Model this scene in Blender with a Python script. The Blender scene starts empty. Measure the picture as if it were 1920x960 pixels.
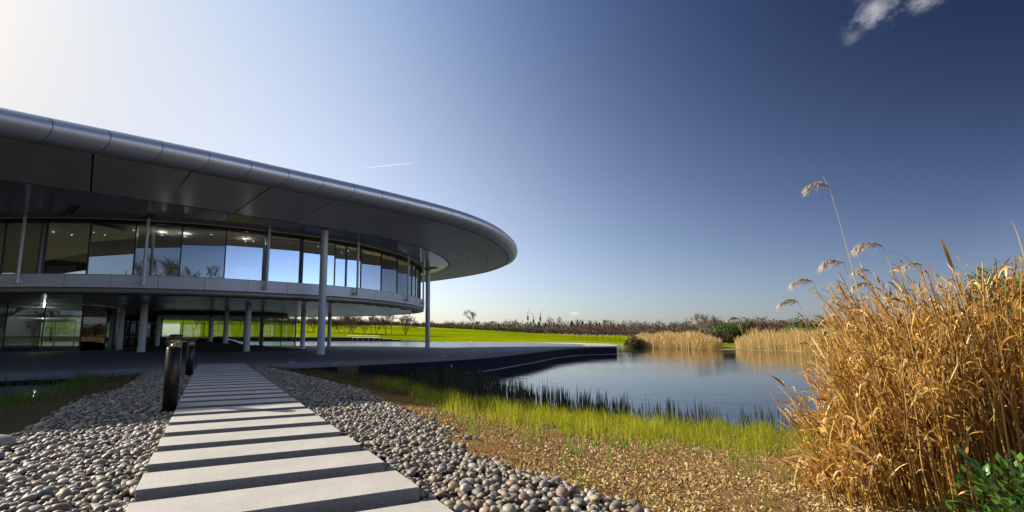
import bpy, math, random
import numpy as np
from mathutils import Vector, Matrix
from mathutils.geometry import tessellate_polygon
rnd = random.Random(7)
R = np.random.RandomState(11)
SC = bpy.context.scene
# ------------------------------------------------------------------ camera
cd = bpy.data.cameras.new("camera"); cam = bpy.data.objects.new("camera", cd)
SC.collection.objects.link(cam); SC.camera = cam
cd.sensor_width = 36; cd.lens = 17.25
cd.shift_x = 126 / 1920; cd.shift_y = 25 / 1920
cd.clip_start = .05; cd.clip_end = 20000
cam.location = (0, 0, 1.0)
cam.rotation_euler = (math.radians(90) + math.atan(127 / 920), 0, 0)
# ------------------------------------------------------------------ light
AZ = math.radians(-72); EL = math.radians(26.7)
sund = Vector((math.sin(AZ) * math.cos(EL), math.cos(AZ) * math.cos(EL), math.sin(EL)))
sl = bpy.data.lights.new("sun", 'SUN'); sl.energy = 4.9; sl.angle = math.radians(.5); sl.color = (1, .93, .82)
so = bpy.data.objects.new("sun", sl); SC.collection.objects.link(so)
so.rotation_euler = sund.to_track_quat('Z', 'Y').to_euler()
SC.view_settings.view_transform = 'Standard'; SC.view_settings.look = 'None'
SC.view_settings.exposure = 0.6; SC.view_settings.gamma = 1.0


class NT:
    """small node-graph builder"""
    def __init__(s, tree): s.t = tree; s.n = tree.nodes; s.l = tree.links
    def node(s, typ, ins=None, **props):
        n = s.n.new(typ)
        for k, v in props.items(): setattr(n, k, v)
        for k, v in (ins or {}).items(): s.set(n.inputs[k], v)
        return n
    def set(s, sock, v):
        if isinstance(v, bpy.types.NodeSocket): s.l.new(v, sock)
        elif isinstance(v, bpy.types.Node): s.l.new(v.outputs[0], sock)
        else:
            if sock.type == 'RGBA' and len(v) == 3: v = (*v, 1)
            sock.default_value = v
    def math(s, op, a, b=0., c=None, clamp=False):
        n = s.n.new('ShaderNodeMath'); n.operation = op; n.use_clamp = clamp
        s.set(n.inputs[0], a); s.set(n.inputs[1], b)
        if c is not None: s.set(n.inputs[2], c)
        return n.outputs[0]
    def vmath(s, op, a, b=(0, 0, 0)):
        n = s.n.new('ShaderNodeVectorMath'); n.operation = op
        s.set(n.inputs[0], a); s.set(n.inputs[1], b)
        return n.outputs['Value'] if op in ('DOT_PRODUCT', 'LENGTH') else n.outputs[0]
    def mix(s, f, a, b, mode='MIX'):
        n = s.n.new('ShaderNodeMix'); n.data_type = 'RGBA'; n.blend_type = mode
        s.set(n.inputs[0], f); s.set(n.inputs[6], a); s.set(n.inputs[7], b)
        return n.outputs[2]
    def ramp(s, f, stops, interp='LINEAR'):
        n = s.n.new('ShaderNodeValToRGB'); n.color_ramp.interpolation = interp
        e = n.color_ramp.elements
        while len(e) < len(stops): e.new(.5)
        for q, (p, c) in zip(e, stops):
            q.position = p; q.color = (*c, 1) if len(c) == 3 else c
        s.set(n.inputs[0], f); return n.outputs[0]
    def noise(s, scale, detail=4, rough=.55, vec=None, out=0):
        n = s.n.new('ShaderNodeTexNoise'); n.inputs['Scale'].default_value = scale
        n.inputs['Detail'].default_value = detail; n.inputs['Roughness'].default_value = rough
        if vec is not None: s.set(n.inputs['Vector'], vec)
        return n.outputs[out]
    def smooth(s, v, a, b):
        n = s.n.new('ShaderNodeMapRange'); n.interpolation_type = 'SMOOTHSTEP'
        s.set(n.inputs[0], v); n.inputs[1].default_value = a; n.inputs[2].default_value = b
        return n.outputs[0]


def cam_dir(u, v):
    """world direction seen at photograph pixel (u, v): used for where clouds stand in the sky"""
    th = math.atan(127 / 920); a = (u - 834) / 920; b = (505 - v) / 920
    return Vector((a, math.cos(th) - math.sin(th) * b, math.sin(th) + math.cos(th) * b)).normalized()


W = bpy.data.worlds.new("World"); SC.world = W; W.use_nodes = True
w = NT(W.node_tree); w.n.clear()
sky = w.node('ShaderNodeTexSky', sky_type='NISHITA', sun_disc=False, sun_elevation=EL,
             sun_rotation=AZ % (2 * math.pi), altitude=0, air_density=1.0, dust_density=1.0, ozone_density=2.0)
dirv = w.node('ShaderNodeTexCoord').outputs['Generated']
# polarised, contrasty spring sky: brighter towards the sun, deeper blue away from it and overhead
g_ = w.vmath('DOT_PRODUCT', dirv, tuple(sund)); gc = w.math('MINIMUM', w.math('MAXIMUM', g_, -.36), .92)
zc = w.math('MINIMUM', w.math('MAXIMUM', w.node('ShaderNodeSeparateXYZ', {0: dirv}).outputs[2], .0), .6)
rise = w.math('ADD', 1., w.math('MULTIPLY', w.smooth(w.math('MULTIPLY', g_, -1.), .42, .95), 4.6))
ch = []
for a, b, c, c3, d, e, gz in ((.56, 1.449, -.882, -2.568, -.622, -4.116, 6.847), (.581, 1.302, -.959, -2.126, -1.579, -2.135, 6.076), (.776, 1.042, -.851, -1.938, -2.375, -.097, 4.743)):
    poly = w.math('MULTIPLY_ADD', w.math('MULTIPLY_ADD', w.math('MULTIPLY_ADD', gc, c3, c), gc, b), gc, a)
    q = w.math('ADD', poly, w.math('MULTIPLY', w.math('ADD', w.math('MULTIPLY_ADD', zc, e, d), w.math('MULTIPLY', gc, gz)), zc))
    ch.append(w.math('MULTIPLY', w.math('EXPONENT', q), rise))
fac = w.node('ShaderNodeCombineXYZ', {0: ch[0], 1: ch[1], 2: ch[2]}).outputs[0]
skyc = w.mix(1., sky.outputs[0], fac, 'MULTIPLY')
nz = w.noise(11, 6, .62, dirv); nz2 = w.noise(34, 8, .68, w.node('ShaderNodeMapping', {'Vector': dirv, 'Rotation': (.3, .5, .6), 'Scale': (1, .55, 1)}).outputs[0])


def cloud_mask(u, v, rad, lo, hi):
    d = cam_dir(u, v)
    dist = w.vmath('LENGTH', w.vmath('MULTIPLY', w.vmath('SUBTRACT', dirv, tuple(d)), (1, 1, 2.3 if v > 500 else 1)))
    n = w.math('ADD', w.math('MULTIPLY', nz, .25), w.math('MULTIPLY', nz2, .75))
    e = w.math('SUBTRACT', n, w.math('MULTIPLY', dist, .42 / rad))
    return w.smooth(e, lo, hi)


masks = [(cloud_mask(1640, 20, .060, .25, .60), .50), (cloud_mask(1735, -4, .034, .2, .56), .45),
         (cloud_mask(1600, 70, .030, .2, .5), .15),
         (cloud_mask(1075, 587, .013, .12, .5), .55), (cloud_mask(1303, 593, .010, .14, .5), .25)]
pa, pb = cam_dir(672, 316), cam_dir(782, 305); nrm = pa.cross(pb).normalized(); mid = (pa + pb).normalized()
dl = w.math('ABSOLUTE', w.vmath('DOT_PRODUCT', dirv, tuple(nrm)))
half = (pa - pb).length / 2
dm = w.vmath('LENGTH', w.vmath('SUBTRACT', dirv, tuple(mid)))
tm = w.math('MULTIPLY', w.math('SUBTRACT', 1., w.smooth(dl, .0002, .0011)),
            w.math('SUBTRACT', 1., w.smooth(dm, half * .55, half * 1.05)))
masks.append((tm, .85))
cloudc = (11.0, 11.0, 11.6)
col = skyc
for m, k in masks: col = w.mix(w.math('MULTIPLY', m, k), col, cloudc)
bg = w.node('ShaderNodeBackground', {0: col, 1: .056})
w.l.new(bg.outputs[0], w.node('ShaderNodeOutputWorld').inputs[0])


# ------------------------------------------------------------------ materials
def material(name):
    m = bpy.data.materials.new(name); m.use_nodes = True
    t = NT(m.node_tree); t.n.clear(); return m, t


def finish(t, shader): t.l.new(shader if isinstance(shader, bpy.types.NodeSocket) else shader.outputs[0],
                               t.node('ShaderNodeOutputMaterial').inputs[0])


def surf(name, base, rough=.6, metal=0., noise=None, bump=None, tint=False, spec=.5, coord='Object', rvar=0):
    """principled surface; noise=(scale, amount) varies the colour, bump=(scale, strength, distance)"""
    m, t = material(name)
    vec = t.node('ShaderNodeTexCoord').outputs[coord]
    c = base
    if tint: c = t.node('ShaderNodeVertexColor', layer_name='tint').outputs[0]
    if noise:
        for k, (sc, am) in enumerate(noise):
            n = t.noise(sc, 5, .6, vec)
            v = t.math('ADD', t.math('MULTIPLY', n, 2 * am), 1 - am)
            c = t.mix(1., c if isinstance(c, bpy.types.NodeSocket) else (*c, 1), v, 'MULTIPLY')
    r = rough
    if rvar: r = t.math('ADD', t.math('MULTIPLY', t.noise(3, 4, .6, vec), rvar), rough - rvar / 2)
    p = t.node('ShaderNodeBsdfPrincipled', {'Base Color': c, 'Roughness': r, 'Metallic': metal, 'Specular IOR Level': spec})
    if bump:
        b = t.node('ShaderNodeBump', {'Height': t.noise(bump[0], 4, .6, vec), 'Strength': bump[1], 'Distance': bump[2]})
        t.l.new(b.outputs[0], p.inputs['Normal'])
    finish(t, p); return m


def leafmat(name, base=None, trans=.4, rough=.6, gain=1.0):
    m, t = material(name)
    c = t.node('ShaderNodeVertexColor', layer_name='tint').outputs[0] if base is None else base
    d = t.node('ShaderNodeBsdfPrincipled', {'Base Color': c, 'Roughness': rough, 'Specular IOR Level': .3})
    tr = t.node('ShaderNodeBsdfTranslucent', {0: c})
    finish(t, t.node('ShaderNodeMixShader', {0: trans, 1: d, 2: tr})); return m


M = {}
M['slab'] = surf('granite slab', (.50, .465, .405), .75, noise=[(85, .42), (300, .35), (3.1, .22)], bump=(200, .3, .004))
M['slabside_shade'] = surf('granite side with painted shade', (.27, .26, .25), .9, noise=[(95, .75), (30, .35)], bump=(120, .5, .006))  # coarse speckled sides; the shade on the risers is painted into the darker colour
M['pebble'] = surf('pebble stone', None, .55, noise=[(30, .18)], tint=True, bump=(60, .15, .004))
M['asphalt'] = surf('dark paving', (.12, .128, .15), .62, noise=[(40, .2), (.7, .18)], bump=(160, .3, .004), rvar=.15)
M['kerb'] = surf('concrete kerb', (.20, .198, .20), .8, noise=[(25, .2), (1.1, .2)], bump=(90, .3, .003))
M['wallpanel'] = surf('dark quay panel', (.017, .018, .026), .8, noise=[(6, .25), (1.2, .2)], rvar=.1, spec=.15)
M['ledge'] = surf('pale weathered ledge', (.34, .32, .30), .8, noise=[(3, .5)])
M['alu'] = surf('brushed aluminium', (.74, .74, .76), .42, .6, noise=[(1.2, .05)], rvar=.08)
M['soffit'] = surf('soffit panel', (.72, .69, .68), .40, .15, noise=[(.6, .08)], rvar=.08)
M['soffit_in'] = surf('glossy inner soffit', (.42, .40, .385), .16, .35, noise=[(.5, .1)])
M['spandrel'] = surf('spandrel panel', (.64, .64, .66), .45, .1, noise=[(.8, .05)])
M['lip'] = surf('bronze lip', (.30, .26, .21), .4, .3)
M['under'] = surf('white underside panel', (.55, .58, .58), .25, .1, noise=[(.5, .1)])
M['dark'] = surf('dark metal', (.02, .02, .022), .45, .3)
M['joint'] = surf('joint shadow gap', (.012, .012, .014), .9)
M['column'] = surf('painted steel column', (.55, .56, .60), .42, .1, noise=[(2, .04)])
M['mullion'] = surf('black mullion', (.02, .02, .024), .35, .4)
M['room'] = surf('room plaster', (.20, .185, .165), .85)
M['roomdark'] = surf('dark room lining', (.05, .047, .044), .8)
M['floorin'] = surf('polished floor', (.22, .20, .18), .25)
M['white'] = surf('white laminate', (.85, .86, .86), .5)
M['bronze'] = surf('bronze bollard paint', (.035, .026, .021), .32, .5, noise=[(8, .15)], rvar=.1)
M['reflector'] = surf('satin reflector', (.6, .55, .48), .3, .9)
M['tyre'] = surf('tyre rubber', (.015, .015, .015), .8)
M['rim'] = surf('alloy rim', (.3, .3, .31), .3, .9)
M['carblack'] = surf('black car paint', (.006, .006, .008), .12, .2, spec=.7)
M['carblue'] = surf('pale blue car paint', (.30, .45, .50), .2, .4, spec=.7)
M['carglass'] = surf('dark car glass', (.01, .012, .015), .05, spec=.8)
M['darkred'] = surf('dark red lining', (.08, .012, .01), .6)
M['bark'] = surf('bark', (.10, .075, .06), .9)
M['bark2'] = surf('pale bark', (.22, .19, .16), .9)
M['rimstone'] = surf('pale rim stone', (.42, .38, .33), .85, noise=[(1.3, .25), (12, .15)])
M['blade'] = leafmat('green blade', None, .6)
M['reed'] = leafmat('dry reed', None, .3, .7)
M['straw'] = leafmat('dry straw leaf', None, .30, .55)
M['leaf'] = leafmat('glossy leaf', None, .22, .3)
M['litter'] = leafmat('leaf litter', None, .1, .8)
M['wood'] = leafmat('far wood', None, .15, .95)
M['darkreed'] = leafmat('dark reed', None, .08, .6)


def glass_mat(name, tint, refl, trans_mul):
    m, t = material(name)
    gl = t.node('ShaderNodeBsdfGlossy', {'Color': (.86, .93, 1, 1), 'Roughness': .012})
    tr = t.node('ShaderNodeBsdfTransparent', {0: tint})
    fr = t.node('ShaderNodeFresnel', {'IOR': 1.5}).outputs[0]
    f = t.math('ADD', t.math('MULTIPLY', fr, 1 - refl), refl, clamp=True)
    finish(t, t.node('ShaderNodeMixShader', {0: f, 1: tr, 2: gl})); return m


M['glass'] = glass_mat('coated facade glass', (.66, .70, .70, 1), .36, 1)
M['glass_low'] = glass_mat('clear lower glass', (.72, .80, .76, 1), .07, 1)
M['lens'] = glass_mat('clear lens', (.85, .85, .85, 1), .10, 1)


def emit(name, c, s):
    m, t = material(name); finish(t, t.node('ShaderNodeEmission', {0: c, 1: s})); return m


M['lamp'] = emit('downlight glow', (1, .93, .8, 1), 9.)


def water_mat(name, base, b1, b2, rough=.04):
    m, t = material(name)
    vec = t.node('ShaderNodeTexCoord').outputs['Object']
    mp = t.node('ShaderNodeMapping', {'Vector': vec, 'Scale': (1.0, 1.0, 1)}).outputs[0]
    h = t.math('ADD', t.math('MULTIPLY', t.noise(.9, 3, .5, mp), .6), t.math('MULTIPLY', t.noise(6.5, 3, .6, mp), .16))
    patch = t.smooth(t.noise(.07, 3, .5, vec), .35, .7)
    st = t.math('ADD', t.math('MULTIPLY', patch, b2), b1)
    b = t.node('ShaderNodeBump', {'Height': h, 'Strength': st, 'Distance': .12})
    p = t.node('ShaderNodeBsdfPrincipled', {'Base Color': base, 'Roughness': rough, 'IOR': 1.33, 'Specular IOR Level': .5})
    t.l.new(b.outputs[0], p.inputs['Normal'])
    finish(t, p); return m


M['water'] = water_mat('lake surface', (.012, .018, .022), .05, .16)
M['water_in'] = water_mat('inner lake surface', (.03, .05, .055), .9, .3, .18)


# ------------------------------------------------------------------ mesh helpers
def link(o, parent=None):
    SC.collection.objects.link(o)
    if parent is not None: o.parent = parent
    return o


def tag(o, label=None, cat=None, group=None, kind=None):
    if label: o['label'] = label
    if cat: o['category'] = cat
    if group: o['group'] = group
    if kind: o['kind'] = kind
    return o


def empty(name, loc=(0, 0, 0), rz=0, **k):
    o = bpy.data.objects.new(name, None); o.location = loc; o.rotation_euler = (0, 0, rz)
    o.empty_display_size = .2
    return tag(link(o), **k)


def mesh_np(name, V, F, tint=None, smooth=False):
    """V (n,3), F (m,k) arrays -> mesh; tint (n,3) per vertex"""
    V = np.asarray(V, np.float32); F = np.asarray(F, np.int32)
    me = bpy.data.meshes.new(name); k = F.shape[1]
    me.vertices.add(len(V)); me.vertices.foreach_set('co', V.ravel())
    me.loops.add(F.size); me.loops.foreach_set('vertex_index', F.ravel())
    me.polygons.add(len(F)); me.polygons.foreach_set('loop_start', np.arange(0, F.size, k, dtype=np.int32))
    me.polygons.foreach_set('loop_total', np.full(len(F), k, np.int32))
    if smooth: me.polygons.foreach_set('use_smooth', np.ones(len(F), bool))
    if tint is not None:
        a = me.color_attributes.new('tint', 'FLOAT_COLOR', 'POINT')
        c = np.ones((len(V), 4), np.float32); c[:, :3] = tint; a.data.foreach_set('color', c.ravel())
    me.update(calc_edges=True); return me


def obj_np(name, V, F, mat, parent=None, tint=None, smooth=False):
    me = mesh_np(name, V, F, tint, smooth); me.materials.append(M[mat])
    return link(bpy.data.objects.new(name, me), parent)


class MB:
    """collects simple shapes into one mesh"""
    def __init__(s): s.v = []; s.f = []; s.sm = []
    def add(s, vs, fs, sm=False):
        o = len(s.v); s.v += [tuple(v) for v in vs]; s.f += [tuple(i + o for i in f) for f in fs]; s.sm += [sm] * len(fs)
        return s
    def box(s, c, d, rz=0, tilt=None):
        x, y, z = d[0] / 2, d[1] / 2, d[2] / 2
        P = [Vector((a * x, b * y, e * z)) for a, b, e in
             ((-1, -1, -1), (1, -1, -1), (1, 1, -1), (-1, 1, -1), (-1, -1, 1), (1, -1, 1), (1, 1, 1), (-1, 1, 1))]
        Mx = Matrix.Rotation(rz, 3, 'Z')
        if tilt is not None: Mx = Mx @ tilt
        return s.add([Mx @ p + Vector(c) for p in P],
                     [(0, 3, 2, 1), (4, 5, 6, 7), (0, 1, 5, 4), (1, 2, 6, 5), (2, 3, 7, 6), (3, 0, 4, 7)])
    def tube(s, a, b, r0, r1=None, k=12, caps=True):
        r1 = r0 if r1 is None else r1
        a, b = Vector(a), Vector(b); d = (b - a).normalized()
        u = d.orthogonal().normalized(); w_ = d.cross(u)
        vs = [a + (u * math.cos(t) + w_ * math.sin(t)) * r0 for t in [2 * math.pi * i / k for i in range(k)]]
        vs += [b + (u * math.cos(t) + w_ * math.sin(t)) * r1 for t in [2 * math.pi * i / k for i in range(k)]]
        s.add(vs, [(i, (i + 1) % k, k + (i + 1) % k, k + i) for i in range(k)], True)
        if caps: s.add(vs[:k], [tuple(range(k))[::-1]]); s.add(vs[k:], [tuple(range(k))])
        return s
    def lathe(s, prof, k=24, c=(0, 0, 0)):
        vs = []
        for r, z in prof:
            for i in range(k):
                t = 2 * math.pi * i / k; vs.append((c[0] + r * math.cos(t), c[1] + r * math.sin(t), c[2] + z))
        fs = [(j * k + i, j * k + (i + 1) % k, (j + 1) * k + (i + 1) % k, (j + 1) * k + i)
              for j in range(len(prof) - 1) for i in range(k)]
        return s.add(vs, fs, True)
    def prism(s, pts, z0, z1):
        n = len(pts)
        tr = tessellate_polygon([[Vector((p[0], p[1], 0)) for p in pts]])
        vs = [(p[0], p[1], z0) for p in pts] + [(p[0], p[1], z1) for p in pts]
        area = sum(pts[i][0] * pts[(i + 1) % n][1] - pts[(i + 1) % n][0] * pts[i][1] for i in range(n))
        fs = [(i, (i + 1) % n, n + (i + 1) % n, n + i) for i in range(n)]
        if area < 0: fs = [f[::-1] for f in fs]
        for t in tr:
            a, b, c_ = [pts[i] for i in t]
            ccw = (b[0] - a[0]) * (c_[1] - a[1]) - (b[1] - a[1]) * (c_[0] - a[0]) > 0
            t = tuple(t) if ccw else tuple(t)[::-1]
            fs.append(tuple(i + n for i in t)); fs.append(t[::-1])
        return s.add(vs, fs)
    def mesh(s, name, mat):
        me = bpy.data.meshes.new(name); me.from_pydata(s.v, [], s.f); me.materials.append(M[mat])
        me.polygons.foreach_set('use_smooth', s.sm); me.update(); return me
    def build(s, name, mat, parent=None): return link(bpy.data.objects.new(name, s.mesh(name, mat)), parent)


def bevel(o, wd=.004, seg=1):
    m = o.modifiers.new('bevel', 'BEVEL'); m.width = wd; m.segments = seg; m.limit_method = 'ANGLE'; return o


def spline(P, n=12, closed=False):
    P = [np.array(p, float) for p in P]; out = []; N = len(P)
    for i in range(N if closed else N - 1):
        if closed: a, b, c, d = P[i - 1], P[i], P[(i + 1) % N], P[(i + 2) % N]
        else: a, b, c, d = P[max(i - 1, 0)], P[i], P[i + 1], P[min(i + 2, N - 1)]
        for t in np.arange(n) / n:
            out.append(.5 * ((2 * b) + (c - a) * t + (2 * a - 5 * b + 4 * c - d) * t * t + (3 * b - a - 3 * c + d) * t ** 3))
    if not closed: out.append(P[-1])
    return np.array(out)


def resample(P, step=None, n=None):
    d = np.r_[0, np.cumsum(np.hypot(*np.diff(P, axis=0).T))]
    if n is None: n = int(round(d[-1] / step)) + 1
    s = np.linspace(0, d[-1], n)
    return np.c_[np.interp(s, d, P[:, 0]), np.interp(s, d, P[:, 1])]


def smooth_line(P, it=20):
    P = P.copy()
    for _ in range(it): P[1:-1] = .25 * P[:-2] + .5 * P[1:-1] + .25 * P[2:]
    return P


def normals(P):
    """unit normal to the RIGHT of travel"""
    t = np.gradient(P, axis=0); t /= np.linalg.norm(t, axis=1)[:, None]
    return np.c_[t[:, 1], -t[:, 0]]


def poly_dist(P, X, Y):
    """distance to polyline P and side (+ = right of travel) for arrays X, Y"""
    best = np.full(X.shape, 1e9); side = np.zeros(X.shape)
    for (ax, ay), (bx, by) in zip(P[:-1], P[1:]):
        dx, dy = bx - ax, by - ay; L2 = dx * dx + dy * dy + 1e-12
        t = np.clip(((X - ax) * dx + (Y - ay) * dy) / L2, 0, 1)
        ex, ey = X - ax - t * dx, Y - ay - t * dy; d = np.hypot(ex, ey)
        cr = (X - ax) * dy - (Y - ay) * dx
        m = d < best - 1e-9; best = np.where(m, d, best); side = np.where(m, np.sign(cr), side)
    return best, side


def inside(P, X, Y):
    c = np.zeros(X.shape, bool); n = len(P)
    for i in range(n):
        (ax, ay), (bx, by) = P[i], P[(i + 1) % n]
        if ay == by: continue
        m = ((ay > Y) != (by > Y)) & (X < (bx - ax) * (Y - ay) / (by - ay) + ax); c ^= m
    return c


def sdist(P, X, Y):
    """distance to closed polygon border, positive inside"""
    Q = list(P) + [P[0]]; d, _ = poly_dist(Q, X, Y)
    return np.where(inside(P, X, Y), d, -d)


# ------------------------------------------------------------------ plan of the place (metres, camera at 0,0)
PEBR = spline([(3.0, -3), (2.3, .5), (1.7, 2.4), (1.22, 3.5), (.93, 3.95), (.60, 4.4), (.22, 5.0), (-.3, 6.5), (-1.4, 9.7), (-3.2, 13.0), (-6.7, 18.7)], 5)
PEBL = spline([(-3.2, -3), (-4.2, 1), (-4.6, 3.5), (-4.8, 5.5), (-5.2, 6.8), (-6.5, 9.7), (-8.4, 14.2), (-9.6, 16.6)], 5)
LAKE = [(-1.9, 24.6), (-1.3, 23.6), (-.3, 21.4), (.2, 19.2), (.4, 17.0), (1.2, 15.2), (2.5, 13.6), (3.6, 12.5), (4.6, 11.6), (6.5, 10.9), (9, 10.6), (13, 10.6), (24, 14),
        (38, 24), (47, 40), (53, 62), (49, 76), (45, 83), (40.5, 92), (38.5, 96), (40, 104), (39.5, 113), (34, 116), (29, 107), (27.2, 97),
        (27.2, 83), (24.5, 70), (21.0, 60.3), (15.6, 57.0), (7.9, 42.5), (2.6, 31.2), (-.5, 26.0)]
POND = [(-60, 6), (-30, 1), (-16, 2), (-10, 5), (-8.8, 8), (-8.6, 9.7), (-9.3, 12.3), (-10.4, 14.4), (-11.5, 15.6), (-13.4, 14.3), (-17, 11.9), (-24, 7.5), (-60, -4)]
EDGE = smooth_line(resample(spline([(-62, -12), (-40, -1.0), (-26, 6.3), (-17, 11.7), (-12.95, 14.58), (-10.4, 16.35), (-7.61, 18.9), (-5.77, 20.78), (-3.86, 22.57), (-2.88, 23.59),
                                    (-.5, 26.1), (2.61, 30.6), (5.2, 36.2), (7.91, 42.0), (11.2, 49.5), (15.64, 56.6), (20.84, 60.46)], 10), .5), 6)
INNER = [(16.6, 60.3), (12.8, 59.8), (6.1, 56.5), (.3, 52.3), (-7.4, 59.5), (-17.8, 63.4), (-40, 66), (-62, 66)]
RIM_OUT = spline([(20.95, 60.5), (24.3, 70.5), (27, 83), (26.6, 93), (24.5, 99.5), (19, 104.5), (11.6, 108.5), (.7, 116), (-14.9, 122.5), (-36.2, 129.5), (-62, 133), (-110, 134)], 6)
RIM_IN = spline([(16.6, 60.4), (20.6, 72), (23.0, 83), (22.4, 91), (20, 96.5), (15.5, 100.2), (9.6, 104.5), (.0, 112.5), (-15, 119.5), (-36.2, 126.5), (-62, 130), (-110, 131)], 6)
SITE = [tuple(p) for p in EDGE] + [(22, 62)] + [tuple(p) for p in RIM_OUT[1:]] + [(-110, 10)]


def sm(x, a, b):
    t = np.clip((x - a) / (b - a), 0, 1); return t * t * (3 - 2 * t)


def ground_z(X, Y):
    X = np.asarray(X, float); Y = np.asarray(Y, float)
    dR, sR = poly_dist(PEBR, X, Y); dL, sL = poly_dist(PEBL, X, Y)
    dk = sdist(LAKE, X, Y); dp = sdist(POND, X, Y); ds = sdist(SITE, X, Y)
    # pebble corridor plateau with banks falling to the water
    z = np.full(X.shape, -.13)
    right = sR < 0      # points run away from camera, curve direction is reversed in sign below
    z = z - .0022 * np.clip(Y, 0, 40)
    rs = np.where(sR > 0, dR, 0.); ls = np.where(sL < 0, dL, 0.)
    dlk = np.clip(-dk, 0, None)
    near = sm(Y, 30, 20)
    t = rs / (rs + dlk + 1e-6)
    z = np.where((rs > 0) & (Y < 34), z * (1 - t) + -1.02 * t, z)
    tp = ls / (ls + np.clip(-dp, 0, None) + 1e-6)
    z = np.where((ls > 0) & (Y < 26), z * (1 - tp) + -.34 * tp, z)
    # far ground
    rim_d = np.hypot(X + 30, Y - 60)
    az = X / np.maximum(Y, 1)
    dist = np.hypot(X, Y)
    ridge = np.interp(az, [-1.2, -.35, -.22, -.1, 0, .18, .35, .6, 1.2], [9, 8.2, 7.6, 7.0, 5.3, 2.9, 2.0, 1.3, .5])
    base = np.interp(az, [-1.2, -.2, -.05, .1, .3, .6], [.95, .95, .15, -.05, -.35, -.6])
    far = base + (ridge - base) * sm(dist, 118, 265) + .35 * np.sin(X * .045 + 1) * sm(dist, 130, 200)
    far = np.where(Y < 0, -.2, far)
    zf = sm(np.maximum(dist - 30, 0), 20, 45)
    isfar = (-dk > 0) & (ds < 0)
    z = np.where(isfar & (Y > 34), -1.0 + (far + 1.0) * np.clip(-dk / 14, 0, 1), z)
    z = np.where((dist > 26) & (Y < 34) & isfar, z * (1 - zf) + np.where(Y > 0, np.clip(far, -.6, 1), -.15) * zf, z)
    z0 = z.copy()
    z = np.where((Y < 34) & (X > 6) & isfar, np.minimum(z, -1.02 + .9 * np.clip(-dk / 7, 0, 1) ** .8), z)
    z = np.where(ds > -2.6, np.where(ds > .4, -2.2, np.minimum(z, np.where(Y > 85, -.9, -1.2))), z) if True else z
    z = np.where((ds <= .4) & (ds > -2.6) & (Y < 34), z0, z)
    z = np.where(dk > 0, -1.06 - np.clip(dk * .35, 0, 1.0), z)
    z = np.where(dp > 0, -.37 - np.clip(dp * .4, 0, .7), z)
    return z


# ------------------------------------------------------------------ ground sheet
def axis(lo, hi, dense_lo, dense_hi, step, grow):
    a = list(np.arange(dense_lo, dense_hi, step)); s = step; x = dense_hi
    while x < hi: a.append(x); s *= grow; x += s
    a.append(hi); s = step; x = dense_lo - step
    while x > lo: a.insert(0, x); s *= grow; x -= s
    a.insert(0, lo); return np.array(a)


gx = axis(-3500, 3500, -12, 12, .12, 1.035); gy = axis(-3500, 6000, -1, 26, .12, 1.035)
X, Y = np.meshgrid(gx, gy); Z = ground_z(X, Y)
bump_n = R.rand(*Z.shape) - .5
dens = (np.hypot(X, Y) < 30) & (Z > -1.05)
Z = Z + np.where(dens, bump_n * .035, 0) + np.where(dens, .03 * np.sin(X * 2.1 + Y * .7) * np.cos(Y * 1.7), 0)
ny, nx = Z.shape
idx = np.arange(ny * nx).reshape(ny, nx)
F = np.stack([idx[:-1, :-1], idx[:-1, 1:], idx[1:, 1:], idx[1:, :-1]], -1).reshape(-1, 4)
dR, sR = poly_dist(PEBR, X, Y); dL, sL = poly_dist(PEBL, X, Y)
mulch = np.array((.26, .15, .055)); soil = np.array((.06, .05, .04)); grass = np.array((.205, .248, .003)); dry = np.array((.30, .27, .12))
tint = np.empty(Z.shape + (3,)); tint[:] = mulch
peb = (sR < 0) & (sL > 0); tint[peb & (np.hypot(X, Y) < 34)] = soil
leftb = (sL < 0) & (X < 0); tint[leftb] = (.09, .075, .045)
farm = (np.hypot(X, Y) > 34); tint[farm] = grass; tint[farm & (Y < 8)] = (.13, .12, .06)
dk = sdist(LAKE, X, Y); shorem = farm & (dk > -9) & (dk < 0); tint[shorem] = dry
tint[(dk > 0)] = (.03, .03, .025)
tint[sdist(POND, X, Y) > 0] = (.02, .022, .018)
gm, gt = material('ground cover')
vec = gt.node('ShaderNodeTexCoord').outputs['Object']
tc = gt.node('ShaderNodeVertexColor', layer_name='tint').outputs[0]
dcam = gt.vmath('LENGTH', vec)
fine = gt.math('ADD', gt.math('MULTIPLY', gt.noise(38, 6, .7, vec), 1.3), .35)
broad = gt.math('ADD', gt.math('MULTIPLY', gt.noise(.05, 5, .65, gt.node('ShaderNodeMapping', {'Vector': vec, 'Scale': (.3, .42, 1)}).outputs[0]), 2.2), -.1)
band = gt.math('ADD', gt.math('MULTIPLY', gt.noise(1.3, 4, .6, vec), .5), .75)
fc = gt.mix(gt.smooth(dcam, 30, 45), gt.mix(1., tc, fine, 'MULTIPLY'), gt.mix(1., gt.mix(1., tc, broad, 'MULTIPLY'), band, 'MULTIPLY'))
gp = gt.node('ShaderNodeBsdfPrincipled', {'Base Color': fc, 'Roughness': 1., 'Specular IOR Level': .0})
gb = gt.node('ShaderNodeBump', {'Height': gt.noise(45, 5, .7, vec), 'Strength': .7, 'Distance': .02})
gt.l.new(gb.outputs[0], gp.inputs['Normal'])
gtr = gt.node('ShaderNodeBsdfTranslucent', {0: fc})
finish(gt, gp); M['ground'] = gm
tag(obj_np('ground', np.c_[X.ravel(), Y.ravel(), Z.ravel()], F, 'ground', tint=tint.reshape(-1, 3), smooth=True), kind='structure')


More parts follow.
